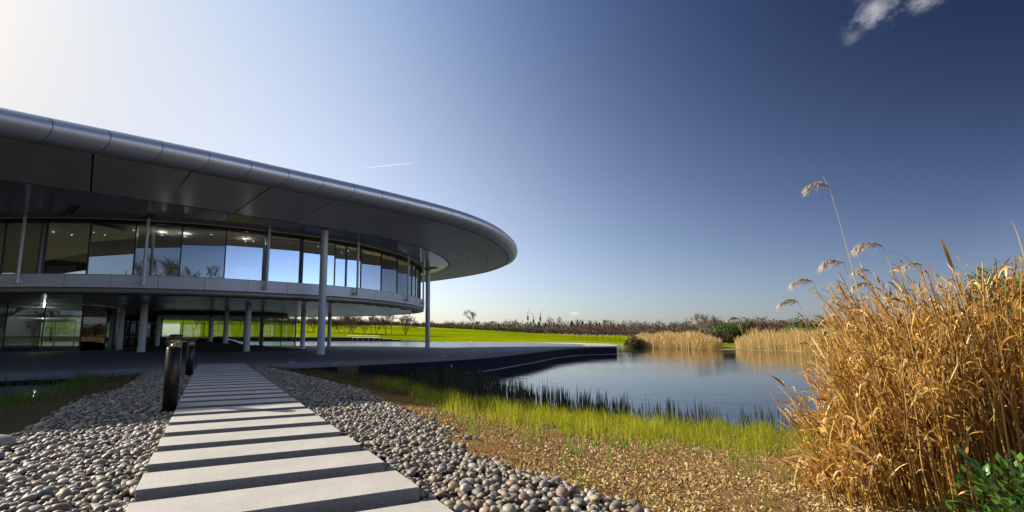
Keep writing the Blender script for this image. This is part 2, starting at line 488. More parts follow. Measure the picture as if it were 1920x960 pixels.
def poly_sheet(name, P, z, mat, kind='structure'):
    tr = tessellate_polygon([[Vector((p[0], p[1], 0)) for p in P]])
    fs = []
    for t in tr:
        a, b, c = [P[i] for i in t]
        fs.append(tuple(t) if (b[0] - a[0]) * (c[1] - a[1]) - (b[1] - a[1]) * (c[0] - a[0]) > 0 else tuple(t)[::-1])
    me = bpy.data.meshes.new(name); me.from_pydata([(p[0], p[1], z) for p in P], [], fs); me.materials.append(M[mat]); me.update()
    return tag(link(bpy.data.objects.new(name, me)), kind=kind)


def grow(P, d):
    """push a polygon outward a little so water slides under its banks"""
    P = np.array(P); c = []
    for i in range(len(P)):
        t = P[(i + 1) % len(P)] - P[i - 1]; t = t / np.linalg.norm(t); n = np.array((t[1], -t[0]))
        q = P[i] + n * d; c.append(tuple(q if not inside([tuple(x) for x in P], q[0:1], q[1:2])[0] else P[i] - n * d))
    return c


poly_sheet('lake_water', grow(LAKE, .35), -1.04, 'water')
poly_sheet('pond_water', grow(POND, .3), -.35, 'water')
inner_poly = [(p[0], p[1]) for p in RIM_IN] + [(-110, 55), (-62, 55), (-40, 57), (-17.8, 58), (-7.4, 55), (.3, 48), (6.1, 52), (12.8, 56)]
poly_sheet('inner_lake_water', inner_poly, -.17, 'water_in')

# ------------------------------------------------------------------ terrace, kerb stones, quay wall, rim
EN = normals(EDGE)                                     # right of travel = towards the lake/camera
kerb_in = EDGE - EN * 1.25
ter = [tuple(p) for p in (EDGE - EN * 1.24)] + [tuple(p) for p in INNER]
mb = MB(); mb.prism(ter, -.6, -.100); terrace = tag(mb.build('terrace', 'asphalt'), kind='structure')
tip_cap = [tuple(EDGE[-1]), tuple((EDGE - EN * 1.24)[-1]), (16.6, 60.4), (17.5, 62.5), (21.2, 61.6)]


def strip_solid(A, B, zt, zb, za=None):
    """solid between two plan lines A and B; zt top, zb bottom"""
    n = len(A); mb = MB()
    vs = [(*p, zt) for p in A] + [(*p, zt if za is None else za) for p in B] + [(*p, zb) for p in A] + [(*p, zb) for p in B]
    fs = []
    for i in range(n - 1):
        fs += [(i, i + 1, n + i + 1, n + i), (2 * n + i + 1, 2 * n + i, 3 * n + i, 3 * n + i + 1),
               (i + 1, i, 2 * n + i, 2 * n + i + 1), (n + i, n + i + 1, 3 * n + i + 1, 3 * n + i)]
    fs += [(0, n, 3 * n, 2 * n), (2 * n - 1, n - 1, 3 * n - 1, 4 * n - 1)]
    return mb.add(vs, fs)


def sub(P, s0, s1, n=5):
    d = np.r_[0, np.cumsum(np.hypot(*np.diff(P, axis=0).T))]
    s = np.linspace(s0, s1, n); return np.c_[np.interp(s, d, P[:, 0]), np.interp(s, d, P[:, 1])]


def length(P): return float(np.hypot(*np.diff(P, axis=0).T).sum())


LE = length(EDGE); OUT = EDGE + EN * .06; INk = EDGE - EN * 1.22
s = 30.0
while s < LE - .2:
    e = min(s + 2.6, LE)
    f0, f1 = (s + .012) / LE, (e - .012) / LE
    A = sub(OUT, f0 * length(OUT), f1 * length(OUT), 6); B = sub(INk, f0 * length(INk), f1 * length(INk), 6)
    strip_solid(A, B, -.092 + rnd.uniform(-.003, .003), -.27).build('kerb_stone', 'kerb', terrace); s = e
wall = empty('quay_wall', (5, 36, -1.1), label='long dark navy quay wall holding up the curved terrace above the lake', cat='wall')
s = 36.0; off = Vector((5, 36, -1.1))
while s < LE:
    e = min(s + 3.9, LE)
    f0, f1 = (s + .02) / LE, (e - .02) / LE
    o_ = EDGE - EN * .0; i_ = EDGE - EN * .3
    A = sub(o_, f0 * LE, f1 * LE, 6); B = sub(i_, f0 * length(i_), f1 * length(i_), 6)
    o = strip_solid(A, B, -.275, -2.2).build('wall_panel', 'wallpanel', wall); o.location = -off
    A2 = sub(EDGE + EN * .09, f0 * length(EDGE + EN * .09), f1 * length(EDGE + EN * .09), 6)
    o = strip_solid(A2, A, -1.0 + rnd.uniform(-.008, .008), -1.3).build('ledge', 'ledge', wall); o.location = -off
    s = e
rim_poly = [tuple(p) for p in RIM_OUT] + [tuple(p) for p in RIM_IN[::-1]]
n = min(len(RIM_OUT), len(RIM_IN))
strip_solid(RIM_OUT[:n][::-1], RIM_IN[:n][::-1], -.10, -1.6).build('lake_rim', 'rimstone')['kind'] = 'structure'
cap = MB(); cap.prism([tuple(EDGE[-1]), tuple(INk[-1]), (16.4, 60.6), (17.2, 61.2), (20.9, 61.0)][::-1], -1.5, -.097)
tag(cap.build('terrace_tip', 'kerb'), kind='structure')
RW = resample((RIM_OUT + normals(RIM_OUT) * .45)[::-1], 2.6); RW = RW[RW[:, 0] < -3]
RWI = RW - normals(RW) * .0; rw = empty('retaining_wall', (-50, 133, -.5), label='low dark retaining wall on the far bank of the inner lake below the meadow', cat='wall')
for i in range(len(RW) - 1):
    A = RW[i:i + 2]; nn = normals(RW)[i:i + 2]; zt = .93 - .85 * sm((A[0, 0] + A[1, 0]) / 2, -22, -7)
    o = strip_solid(A + nn * 0, A - nn * .4, zt, -1.4).build('wall_block', 'wallpanel', rw); o.location = (50, -133, .5)
    o = strip_solid(A + nn * .05, A - nn * .45, zt + .09, zt + .003).build('coping', 'rimstone', rw); o.location = (50, -133, .5)
for u, v in (((-6.55, 21.5)), ((-.1, 28.4))):
    o = MB().lathe([(.001, .02), (.16, .018), (.19, .0)], 20).build('ground_light', 'white'); o.location = (u, v, -.095)
    tag(o, 'small round white ground light in the dark terrace %s' % ('past the end of the slab path' if u < -3 else 'near the far slender roof column'), 'light', 'round ground lights in the terrace')
o = MB().box((0, 0, 0), (.07, .03, .16)).build('wall_light', 'white'); o.location = (.35, 26.15, -.5); tag(o, 'tiny pale wall light fixed to the dark quay wall', 'light')
# ------------------------------------------------------------------ building: plan curves
ROOF = smooth_line(resample(spline([(-46, -6), (-34, 3.0), (-24, 10.6), (-16, 16.9), (-13.7, 18.6), (-10.9, 20.7), (-8.5, 22.7), (-4.5, 26.1), (-.8, 29.6), (1.4, 32.2), (3.4, 35.7), (5.1, 40.4),
                                    (5.9, 44.6), (6.0, 48.6), (4.4, 54.6), (1.0, 60.0), (-3, 64.3), (-9, 68.5), (-18, 72), (-32, 75), (-60, 77)], 10), .5), 8)
GL = smooth_line(resample(spline([(-70, 36), (-50, 31.5), (-36, 28.6), (-25.7, 27.8), (-20.9, 27.8), (-17.6, 28.4), (-14.2, 29.6), (-10.6, 31.9), (-8.1, 33.9), (-5.8, 36.8), (-3.8, 40.8),
                                  (-2.7, 45.2), (-2.4, 49.4), (-4.0, 53.5), (-7.6, 57.2), (-11.5, 59.5), (-16, 60.6), (-30, 61.6), (-70, 63)], 10), .4), 6)
RN, GN = normals(ROOF), normals(GL)                    # to the right of travel = outward
hall = empty('pavilion_building', (-12, 44, -.1), label='low curved glass building under a sweeping metal disc roof at the lake edge', cat='building')
hoff = Vector((-12, 44, -.1))


def hb(mb, name, mat, parent=None):
    """link a mesh given in world coordinates as part (or sub-part) of the building"""
    o = mb.build(name, mat, parent or hall)
    if parent is None: o.location = -hoff
    return o


def along(P, f0, f1, n): L = length(P); return sub(P, f0 * L, f1 * L, n)


def off(P, N, d): return P + N * d


def loft(prof, P, N, f0, f1, n=7, closed=False):
    """sweep profile [(offset, z)] along plan line P"""
    rows = [along(off(P, N, o), f0, f1, n) for o, z in prof]
    vs = [(*rows[j][i], prof[j][1]) for i in range(n) for j in range(len(prof))]
    k = len(prof); kk = k if closed else k - 1
    fs = [(i * k + j, (i + 1) * k + j, (i + 1) * k + (j + 1) % k, i * k + (j + 1) % k) for i in range(n - 1) for j in range(kk)]
    mb = MB(); mb.add(vs, fs, True); return mb


# fraction along the roof edge from a plan point
def frac(P, pt):
    d = np.r_[0, np.cumsum(np.hypot(*np.diff(P, axis=0).T))]
    return d[np.argmin(np.hypot(P[:, 0] - pt[0], P[:, 1] - pt[1]))] / d[-1]


LR = length(ROOF); NOSE = [(.02, 8.16), (.10, 8.16), (.34, 8.20), (.56, 8.30), (.72, 8.46), (.80, 8.66), (.76, 8.86), (.60, 9.02), (.36, 9.12), (-.1, 9.18), (-1.2, 9.25)]
fA, fB = frac(ROOF, (-13.7, 18.6)), frac(ROOF, (-10.9, 20.7))
pf = fB - fA; f = fA - pf * 6 / 1
k = 0
while f < .93:
    for h in (0, 1):
        a, b = f + h * pf / 2 + .012 / LR, f + (h + 1) * pf / 2 - .012 / LR
        if a > 0: hb(loft(NOSE, ROOF, RN, a, b, 7), 'roof_edge_panel', 'alu')
    f += pf
# dark backing behind the joints, roof deck, pale trim line
hb(loft([(o - .03 if o > .3 else o, z - .03 if z > 9 else z + (.03 if z < 8.4 else 0)) for o, z in NOSE], ROOF, RN, 0, 1, 160), 'joint_backing', 'joint')
hb(loft([(-.07, 8.158), (.0, 8.135), (.03, 8.158)], ROOF, RN, 0, 1, 160), 'edge_trim', 'lip')
top = MB(); top.prism([tuple(p) for p in off(ROOF, RN, -1.15)[::3]] + [(-90, 77), (-90, -6)], 9.15, 9.24); hb(top, 'roof_deck', 'spandrel')
# soffit: an outer band of wide panels, a dark groove, an inner glossy band up to the glass
WB = 5.6
f = fA - pf * 6; k = 0
while f < .93:
    a, b = max(f, 0), f + pf
    tip = f > frac(ROOF, (2.0, 33))
    cuts = (0, 1) if not tip else (0, .34, .67, 1)
    half = (a, (a + b) / 2, b) if tip else (a, b)
    for c0, c1 in zip(cuts[:-1], cuts[1:]):
        for g0, g1 in zip(half[:-1], half[1:]):
            o0, o1 = -.10 - c0 * (WB - .1), -.10 - c1 * (WB - .1)
            A = along(off(ROOF, RN, o0 - .014), g0 + .036 / LR, g1 - .036 / LR, 6)
            B = along(off(ROOF, RN, o1 + .014), g0 + .036 / LR, g1 - .036 / LR, 6)
            # panels follow the fractions of their own line, so pull both ends onto the normals of the roof edge
            pa = sub(ROOF, (g0 + .036 / LR) * LR, (g1 - .036 / LR) * LR, 6); na = normals(pa)
            A = pa + na * (o0 - .014); B = pa + na * (o1 + .014)
            za, zb = 8.155 - .2 * c0, 8.155 - .2 * c1
            hb(strip_solid(A[::-1], B[::-1], za + .03, za, zb + .03) if False else MB().add(
                [(*p, za) for p in A] + [(*p, zb) for p in B] + [(*p, za + .03) for p in A] + [(*p, zb + .03) for p in B],
                [(i, 6 + i, 7 + i, i + 1) for i in range(5)] + [(12 + i, 13 + i, 19 + i, 18 + i) for i in range(5)] +
                [(i, i + 1, 13 + i, 12 + i) for i in range(5)] + [(7 + i, 6 + i, 18 + i, 19 + i) for i in range(5)] +
                [(0, 12, 18, 6), (5, 11, 23, 17)]), 'soffit_panel', 'soffit')
    f += pf
hb(loft([(-.1, 8.20), (-WB - .4, 8.0)], ROOF, RN, 0, 1, 160), 'groove_backing', 'joint')
# inner glossy soffit from the groove to the glass: one ring, cut in panels along its length
inn = off(ROOF, RN, -WB - .12)
NI = 44
gl_ext = off(GL, GN, .30)
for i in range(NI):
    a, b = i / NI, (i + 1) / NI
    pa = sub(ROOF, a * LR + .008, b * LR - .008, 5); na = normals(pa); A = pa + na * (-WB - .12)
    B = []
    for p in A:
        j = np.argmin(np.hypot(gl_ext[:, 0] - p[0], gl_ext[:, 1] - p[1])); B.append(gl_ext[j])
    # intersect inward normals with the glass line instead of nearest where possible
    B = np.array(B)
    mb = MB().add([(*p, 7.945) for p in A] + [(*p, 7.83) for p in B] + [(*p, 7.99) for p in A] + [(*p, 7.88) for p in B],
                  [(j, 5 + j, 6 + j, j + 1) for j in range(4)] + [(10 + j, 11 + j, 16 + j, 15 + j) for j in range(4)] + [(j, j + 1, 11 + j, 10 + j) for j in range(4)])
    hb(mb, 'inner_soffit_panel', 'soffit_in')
# round access hatches and slots in the inner soffit, flared collar at the slender column
LG = length(GL)
for (x0, y0), (x1, y1) in (((-21.44, 26.93), (-19.28, 24.85)), ((-21.02, 26.87), (-19.08, 24.98)), ((-17.38, 27.7), (-16.48, 26.87)), ((-17.06, 27.7), (-16.3, 27.03))):
    hb(MB().box(((x0 + x1) / 2, (y0 + y1) / 2, 7.80), (math.hypot(x1 - x0, y1 - y0) * .8, .10, .06), math.atan2(y1 - y0, x1 - x0)), 'vent_slot', 'dark')
hb(loft([(.30, 7.80), (.36, 7.80), (.36, 7.74), (.30, 7.74)], GL, GN, 0, 1, 200, True), 'head_trim', 'spandrel')
hb(loft([(.05, 7.78), (.34, 7.84), (.34, 7.60), (.05, 7.60)], GL, GN, 0, 1, 200, True), 'head_channel', 'dark')
# glass panes and mullions of the upper floor
f163 = frac(GL, (-20.6, 27.8)); step = 2.42 / LG
i0 = int(f163 / step); NPANE = int((1 - f163) / step)
for i in range(-i0, NPANE):
    a, b = f163 + i * step, f163 + (i + 1) * step
    A = along(GL, a, b, 2); p, q = A
    if max(p[0], q[0]) < -48: continue
    t = (q - p) / np.linalg.norm(q - p); nn = np.array((t[1], -t[0]))
    mb = MB(); m0 = (p + q) / 2; Lp = np.linalg.norm(q - p) - .06
    rz = math.atan2(t[1], t[0])
    mb.box((m0[0], m0[1], (7.66 + 4.53) / 2), (Lp, .03, 7.66 - 4.53), rz); hb(mb, 'glass_pane', 'glass')
    mb = MB().box((p[0] - nn[0] * .06, p[1] - nn[1] * .06, 6.1), (.07, .24, 3.14), rz); hb(mb, 'mullion', 'mullion')
# spandrel band, reveal, bronze lip, underside panels
for i in range(-i0, NPANE):
    a, b = f163 + (i + .5) * step, f163 + (i + 1.5) * step
    P0 = along(GL, a, b, 2)
    if P0[:, 0].max() < -48: continue
    lo_ = loft([(.02, 4.53), (.34, 4.50), (.34, 3.80), (.02, 3.78)], GL, GN, a + .01 / LG, b - .01 / LG, 4, True); lo_.sm = [False] * len(lo_.sm); hb(lo_, 'spandrel_panel', 'spandrel')
hb(loft([(.0, 4.54), (.37, 4.54), (.37, 4.50), (.0, 4.50)], GL, GN, 0, 1, 200, True), 'sill', 'alu')
hb(loft([(.32, 4.51), (.32, 3.79)], GL, GN, 0, 1, 200), 'spandrel_backing', 'joint')
for i in range(-i0 // 2, NPANE // 2):
    a, b = f163 + (2 * i + .7) * step, f163 + (2 * i + 2.7) * step
    if along(GL, a, b, 2)[:, 0].max() < -48 or b > 1: continue
    hb(loft([(.22, 3.785), (.30, 3.70), (.30, 3.52), (.12, 3.46), (-.45, 3.45)], GL, GN, max(a, 0) + .005 / LG, b - .005 / LG, 5), 'lip_panel', 'lip')
# underside of the upper floor: panels in strips between front and back of the building
back = [(-3.0, 50.0)]
under = MB(); under.prism([tuple(p) for p in off(GL, GN, -.4)[::3]], 3.50, 3.78); hb(under, 'floor_slab', 'joint')
front = GL[:np.argmax(GL[:, 1] > 47)]
xs = list(np.arange(-46, -2.4, 2.9))
gin = [tuple(p) for p in off(GL, GN, -.42)]
for j, x0 in enumerate(xs):
    x1 = x0 + 2.9
    for y0 in np.arange(27, 62, 5.8):
        y1 = y0 + 5.8
        gxs = np.linspace(x0 + .03, x1 - .03, 5); gys = np.linspace(y0 + .03, y1 - .03, 9)
        GXX, GYY = np.meshgrid(gxs, gys); ins = inside(gin, GXX, GYY)
        if not ins.any(): continue
        if not ins.all():
            # clip rows to the plan outline
            fs = []; vs = []
            for r in range(8):
                for c in range(4):
                    qd = [(gxs[c], gys[r]), (gxs[c + 1], gys[r]), (gxs[c + 1], gys[r + 1]), (gxs[c], gys[r + 1])]
                    if all(inside(gin, np.array([q[0]]), np.array([q[1]]))[0] for q in qd):
                        o = len(vs); vs += [(*q, 3.47) for q in qd]; fs.append((o + 3, o + 2, o + 1, o))
            if not fs: continue
            mb = MB().add(vs, fs)
        else: mb = MB().box(((x0 + x1) / 2, (y0 + y1) / 2, 3.48), (2.84, 5.74, .02))
        hb(mb, 'underside_panel', 'under')
# interior of the upper floor
room = MB(); room.prism([tuple(p) for p in off(GL, GN, -.5)[::3]], 7.50, 7.70); hb(room, 'ceiling', 'room')
fl = MB(); fl.prism([tuple(p) for p in off(GL, GN, -.25)[::3]], 4.30, 4.48); hb(fl, 'upper_floor', 'floorin')
core = off(GL, GN, -7.5); cm = [tuple(p) for p in core if p[0] > -60 and p[0] < -14][::4]
cw = MB(); cfront = [p for p in core if p[1] < 46 and -60 < p[0] < -12][::4]
for p, q in zip(cfront[:-1], cfront[1:]):
    m0 = (p + q) / 2; cw.box((m0[0], m0[1], 6), (np.linalg.norm(q - p) + .02, .12, 2.98), math.atan2(q[1] - p[1], q[0] - p[0]))
hb(cw, 'partition_wall', 'room')
# downlights in small clusters just behind the glass
for u in np.arange(f163 - 5 * step, f163 + 15 * step, step * 1.0):
    p = along(off(GL, GN, -1.3 - rnd.uniform(0, .3)), u, u + .0001, 2)[0]
    for q in range(rnd.choice((1, 2, 3))):
        o = MB().lathe([(.001, 0), (.032, 0), (.042, .010)], 10).build('downlight', 'lamp', hall)
        o.location = Vector((p[0] + rnd.uniform(-.4, .4), p[1] + q * .85, 7.485)) - hoff


def at_line(P, z, u):
    """point of plan line P (front side) that the photograph shows at column u"""
    best = None
    th = math.atan(127 / 920); c_, s_ = math.cos(th), math.sin(th)
    for i, (x, y) in enumerate(P):
        if y > 49.5: break
        uu = 834 + 920 * x / (c_ * y + s_ * (z - 1))
        if best is None or abs(uu - u) < best[0]: best = (abs(uu - u), i)
    return best[1]


# the lit lamps themselves: a few downlights strong enough to show the things below them
def lit(x, y, z, p):
    l = bpy.data.lights.new('downlight_lamp', 'POINT'); l.energy = p; l.shadow_soft_size = .06; l.color = (1, .92, .8)
    o = bpy.data.objects.new('downlight_lamp', l); link(o, hall); o.location = Vector((x, y, z)) - hoff
GI = resample(off(GL, GN, -1.7), .1)
for u in (70, 300, 345, 460): x, y = GI[at_line(GI, 6, u)]; lit(x, y, 7.35, 60 if u > 100 else 25)
lit(-33.6, 41.2, 3.2, 28)
# tie rods in front of the glass
GF = resample(off(GL, GN, .62), .1); GFN = normals(GF)
for u in (33, 268, 500, 670, 765, 793.5):
    i = at_line(GF, 4.2, u); x, y = GF[i]; nn = GFN[i]
    mb = MB().tube((x, y, 4.05), (x, y, 7.86), .085, k=14); ro = hb(mb, 'tie_rod', 'column')
    mb = MB().tube((x, y, 3.95), (x, y, 4.22), .125, k=14); mb.box((x - nn[0] * .16, y - nn[1] * .16, 4.08), (.12, .34, .14), math.atan2(nn[1], nn[0]) - math.pi / 2)
    hb(mb, 'rod_bracket', 'column')
# columns
for x, y, zt, r in ((-7.84, 31.4, 7.9, .24), (-1.70, 49.0, 7.9, .235)):
    mb = MB().lathe([(.0, 0), (r * 1.12, 0), (r * 1.12, .06), (r, .10), (r, zt + .1 - .35), (r * 1.02, zt + .1 - .3), (r * 1.02, zt + .1)], 32); o = mb.build('column', 'column', hall)
    o.location = Vector((x, y, -.1)) - hoff; o['label'] = 'full height pale roof column standing outside the glass'
o = MB().lathe([(1.0, 0), (.98, -.03), (.3, -.10), (.26, -.22)], 32).build('column_collar', 'soffit_in', hall); o.location = Vector((-1.70, 49.0, 7.86)) - hoff
for x, y, r in ((-28.3, 43.1, .27), (-22.6, 37.0, .25), (-15.2, 38.1, .22), (-22.6, 61.0, .24), (-13.2, 46.0, .22), (-13.4, 57.4, .22), (-20.6, 46.5, .22), (-24.6, 52.0, .24), (-33.5, 46, .25), (-36.5, 38.6, .25), (-29.0, 50.0, .2)):
    mb = MB().lathe([(0, 0), (r * 1.15, 0), (r * 1.15, .1), (r, .14), (r, 3.55)], 24); o = mb.build('column', 'column', hall); o.location = Vector((x, y, -.1)) - hoff
# ground floor glazing
LOW = smooth_line(resample(spline([(-52, 31), (-42, 33.2), (-34, 35.2), (-27.5, 37.8), (-28.2, 42.2), (-31.5, 49), (-33.2, 55), (-31, 58.8), (-27, 60.3), (-22, 60.6), (-18.2, 60.3)], 10), .3), 6)
LL = length(LOW); LNm = normals(LOW); st = 2.3 / LL; f = 0; k = 0
while f < .999:
    g = min(f + st, 1); A = along(LOW, f, g, 2); p, q = A; t = (q - p) / np.linalg.norm(q - p); rz = math.atan2(t[1], t[0]); m0 = (p + q) / 2; Lp = np.linalg.norm(q - p)
    for z0, z1 in ((-.05, .98), (1.05, 2.55), (2.62, 3.42)):
        hb(MB().box((m0[0], m0[1], (z0 + z1) / 2), (Lp - .08, .02, z1 - z0), rz), 'glass_pane', 'glass_low')
    hb(MB().box((p[0], p[1], 1.68), (.075, .14, 3.5), rz), 'mullion', 'mullion')
    for z in (1.015, 2.585): hb(MB().box((m0[0], m0[1], z), (Lp - .1, .05, .06), rz), 'glazing_bar', 'mullion')
    f = g; k += 1
q = LOW[-1]; hb(MB().box((q[0], q[1], 1.68), (.12, .18, 3.5)), 'mullion', 'mullion')
# entrance canopy disc and dark lower ceiling behind
o = MB().lathe([(.01, .26), (1.6, .24), (2.3, .14), (2.45, .05), (2.3, .0), (.01, -.12)], 40).build('entrance_canopy', 'under', hall); o.location = Vector((-34.5, 42.2, 2.35)) - hoff
lc = MB(); el = [(-30 + 12.8 * math.cos(t), 53.6 + 6.6 * math.sin(t)) for t in np.linspace(0, 2 * math.pi, 48, endpoint=False)]
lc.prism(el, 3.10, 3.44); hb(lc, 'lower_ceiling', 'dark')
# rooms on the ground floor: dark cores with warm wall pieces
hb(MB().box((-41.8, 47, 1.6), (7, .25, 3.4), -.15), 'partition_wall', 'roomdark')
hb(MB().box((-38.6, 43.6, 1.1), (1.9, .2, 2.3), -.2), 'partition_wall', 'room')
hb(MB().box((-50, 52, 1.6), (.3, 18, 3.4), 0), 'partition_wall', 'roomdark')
hb(MB().box((-33.5, 58.5, .6), (2.8, .4, 1.4), .1), 'partition_wall', 'room')
# far glazed side of the ground floor, left of the lens-shaped ceiling
for i in range(8):
    x = -36 - i * 2.5
    hb(MB().box((x - 1.25, 61.5, 1.66), (2.4, .02, 3.3)), 'glass_pane', 'glass_low'); hb(MB().box((x, 61.5, 1.66), (.07, .14, 3.45)), 'mullion', 'mullion')
    hb(MB().box((x - 1.25, 61.5, 1.5), (2.42, .05, .06)), 'glazing_bar', 'mullion')

# ------------------------------------------------------------------ things inside the building
UF = 4.48
def plinth(i, x, y, w_, h, label):
    o = MB().box((0, 0, h / 2), (w_, .5, h)).build('display_plinth', 'white'); o.location = (x, y, UF); bevel(o, .01)
    tag(o, label, 'plinth', 'white display plinths behind the upper windows')
G1 = resample(off(GL, GN, -.75), .1)
for u, w_, h, lab in ((297, .55, .60, 'small white display plinth behind the upper window, farthest left of the plinths'),
                   (339, .62, .56, 'wide low white plinth behind the upper window below the reflected bare tree'),
                   (453, .75, .95, 'tall white plinth behind the upper window left of the third tie rod'),
                   (474, .50, .90, 'narrow white plinth behind the upper window right beside the third tie rod')):
    i = at_line(G1, 4.6, u); x, y = G1[i]; plinth(0, x, y, w_, h, lab)
def desk(u, lab, wd):
    i = at_line(G1, 4.6, u); x, y = G1[i]; d = empty('desk', (x, y + .5, UF), label=lab, cat='desk', group='desks behind the upper windows')
    MB().box((0, 0, .74), (wd, .8, .04)).build('desk_top', 'dark', d)
    for sx in (-1, 1): MB().box((sx * (wd / 2 - .05), 0, .36), (.05, .7, .72)).build('leg', 'dark', d)
    MB().box((0, -.38, .4), (wd - .2, .02, .6)).build('screen', 'spandrel', d)
desk(48, 'dark desk behind the upper window beside the first tie rod', 2.0)
desk(110, 'dark desk with a grey screen in front of the brown cupboard upstairs', 1.9)
i = at_line(G1, 4.6, 122); x, y = G1[i]
c = empty('cupboard', (x, y + 2.4, UF), label='brown cupboard with doors standing behind the upper window at left', cat='cupboard')
MB().box((0, 0, .85), (2.2, .5, 1.7)).build('carcass', 'darkred', c)
for sx in (-.55, .55): MB().box((sx, -.27, .86), (1.04, .03, 1.56)).build('door', 'darkred', c)


def car(name, loc, rz, paint, label, doors_up=False):
    """low mid-engined sports car, nose towards +x, 4.5 m long"""
    c = empty(name, loc, rz, label=label, cat='car')
    secs = [(-2.22, .55, .34, .62, .66), (-2.1, .86, .22, .80, .82), (-1.7, .93, .16, .90, .92), (-1.2, .95, .14, .86, .96), (-.5, .90, .13, .72, .86), (.3, .89, .13, .66, .78),
            (.9, .93, .14, .68, .84), (1.4, .96, .15, .66, .80), (1.9, .90, .18, .52, .58), (2.2, .70, .22, .38, .42), (2.3, .45, .25, .33, .36)]
    vs, fs = [], []; ring = 12
    for x, hw, zb, zs, zt in secs:
        pr = [(0, zb), (.7, zb), (.97, zb + .06), (1.0, (zb + zs) / 2), (.96, zs), (.72, zt), (0, zt - .0)]
        half_ = [(x, hw * a, z) for a, z in pr]; full = half_ + [(x, -p[1], p[2]) for p in half_[1:-1]][::-1]
        vs += full
    for i in range(len(secs) - 1):
        for j in range(ring): fs.append((i * ring + j, i * ring + (j + 1) % ring, (i + 1) * ring + (j + 1) % ring, (i + 1) * ring + j))
    fs.append(tuple(range(ring))[::-1]); fs.append(tuple((len(secs) - 1) * ring + j for j in range(ring)))
    body = MB().add(vs, fs, True).build('body', paint, c)
    sb = body.modifiers.new('sub', 'SUBSURF'); sb.levels = sb.render_levels = 1
    cab = [(-1.75, .40, .90, .88), (-1.0, .55, .80, 1.08), (-.3, .60, .78, 1.17), (.25, .62, .76, 1.15), (.8, .70, .70, .92), (1.2, .72, .68, .72)]
    vs, fs = [], []
    for x, hw, zb, zt in cab:
        vs += [(x, hw * 1.15, zb), (x, hw, zb + (zt - zb) * .6), (x, hw * .7, zt), (x, -hw * .7, zt), (x, -hw, zb + (zt - zb) * .6), (x, -hw * 1.15, zb)]
    for i in range(5):
        for j in range(5): fs.append((i * 6 + j, i * 6 + j + 1, (i + 1) * 6 + j + 1, (i + 1) * 6 + j))
    fs += [tuple(range(6)), tuple(range(30, 36))[::-1]]
    g = MB().add(vs, fs, True).build('windscreen', 'carglass', c); sb = g.modifiers.new('sub', 'SUBSURF'); sb.levels = sb.render_levels = 1
    MB().box((-.05, 0, 1.165), (.7, .75, .03)).build('roof', paint, c)
    for x in (-1.35, 1.35):
        for sy in (-1, 1):
            w_ = MB().tube((x, sy * .72, .33), (x, sy * .97, .33), .33, k=24).build('wheel', 'tyre', c)
            MB().tube((x, sy * .965, .33), (x, sy * .98, .33), .23, k=20).build('rim', 'rim', w_)
    for sy in (-1, 1):
        MB().box((2.02, sy * .62, .50), (.28, .26, .07), sy * -.4).build('headlight', 'lens', c)
        MB().box((.55, sy * .98, .86), (.16, .2, .1)).build('mirror', paint, c)
        MB().box((-2.2, sy * .5, .66), (.06, .4, .05)).build('tail_light', 'darkred', c)
    if doors_up:
        for sy in (-1, 1):
            mb = MB(); pr = [(-.35, .55), (.55, .60), (.75, .95), (.25, 1.30), (-.25, 1.28), (-.5, .95)]
            m3 = [(x, sy * (.9 + (z - .55) * .25), z + .62) for x, z in pr]; m4 = [(x, sy * (.84 + (z - .55) * .25), z + .62) for x, z in pr]
            mb.add(m3 + m4, [tuple(range(6)), tuple(range(6, 12))[::-1]] + [(i, (i + 1) % 6, 6 + (i + 1) % 6, 6 + i) for i in range(6)])
            mb.build('door', 'darkred', c)
    else:
        MB().box((-1.95, 0, .98), (.35, 1.5, .03)).build('rear_wing', paint, c)
    return c


car('sports_car', (-24.6, 54.2, -.1), .06, 'carblack', 'low black sports car parked behind the gravel mound, seen from the side')
car('sports_car', (-35.3, 39.9, -.1), math.radians(155), 'carblue', 'pale blue sports car with its doors swung up behind the lower left glass', True)

# ------------------------------------------------------------------ dark planted mound on the terrace
na_, nr = 72, 26; vs = []; cols = []
for r in range(nr + 1):
    for a in range(na_):
        t = 2 * math.pi * a / na_; q = r / nr
        x, y = 7.6 * q * math.cos(t), 4.8 * q * math.sin(t)
        h = .52 * (1 - sm(q, .25, 1.0)) * (1 - .25 * math.cos(t))
        vs.append((x, y, h + (R.rand() * .09 if 0 < q < 1 else 0)))
F_ = [(r * na_ + a, (r + 1) * na_ + a, (r + 1) * na_ + (a + 1) % na_, r * na_ + (a + 1) % na_) for r in range(nr) for a in range(na_)]
M['mound'] = surf('dark gravel mound', (.075, .062, .052), .95, noise=[(9, .45), (40, .35)], bump=(30, .6, .03))
o = obj_np('gravel_mound', vs, F_, 'mound', smooth=False); o.location = (-19.2, 41.8, -.099); tag(o, kind='structure')
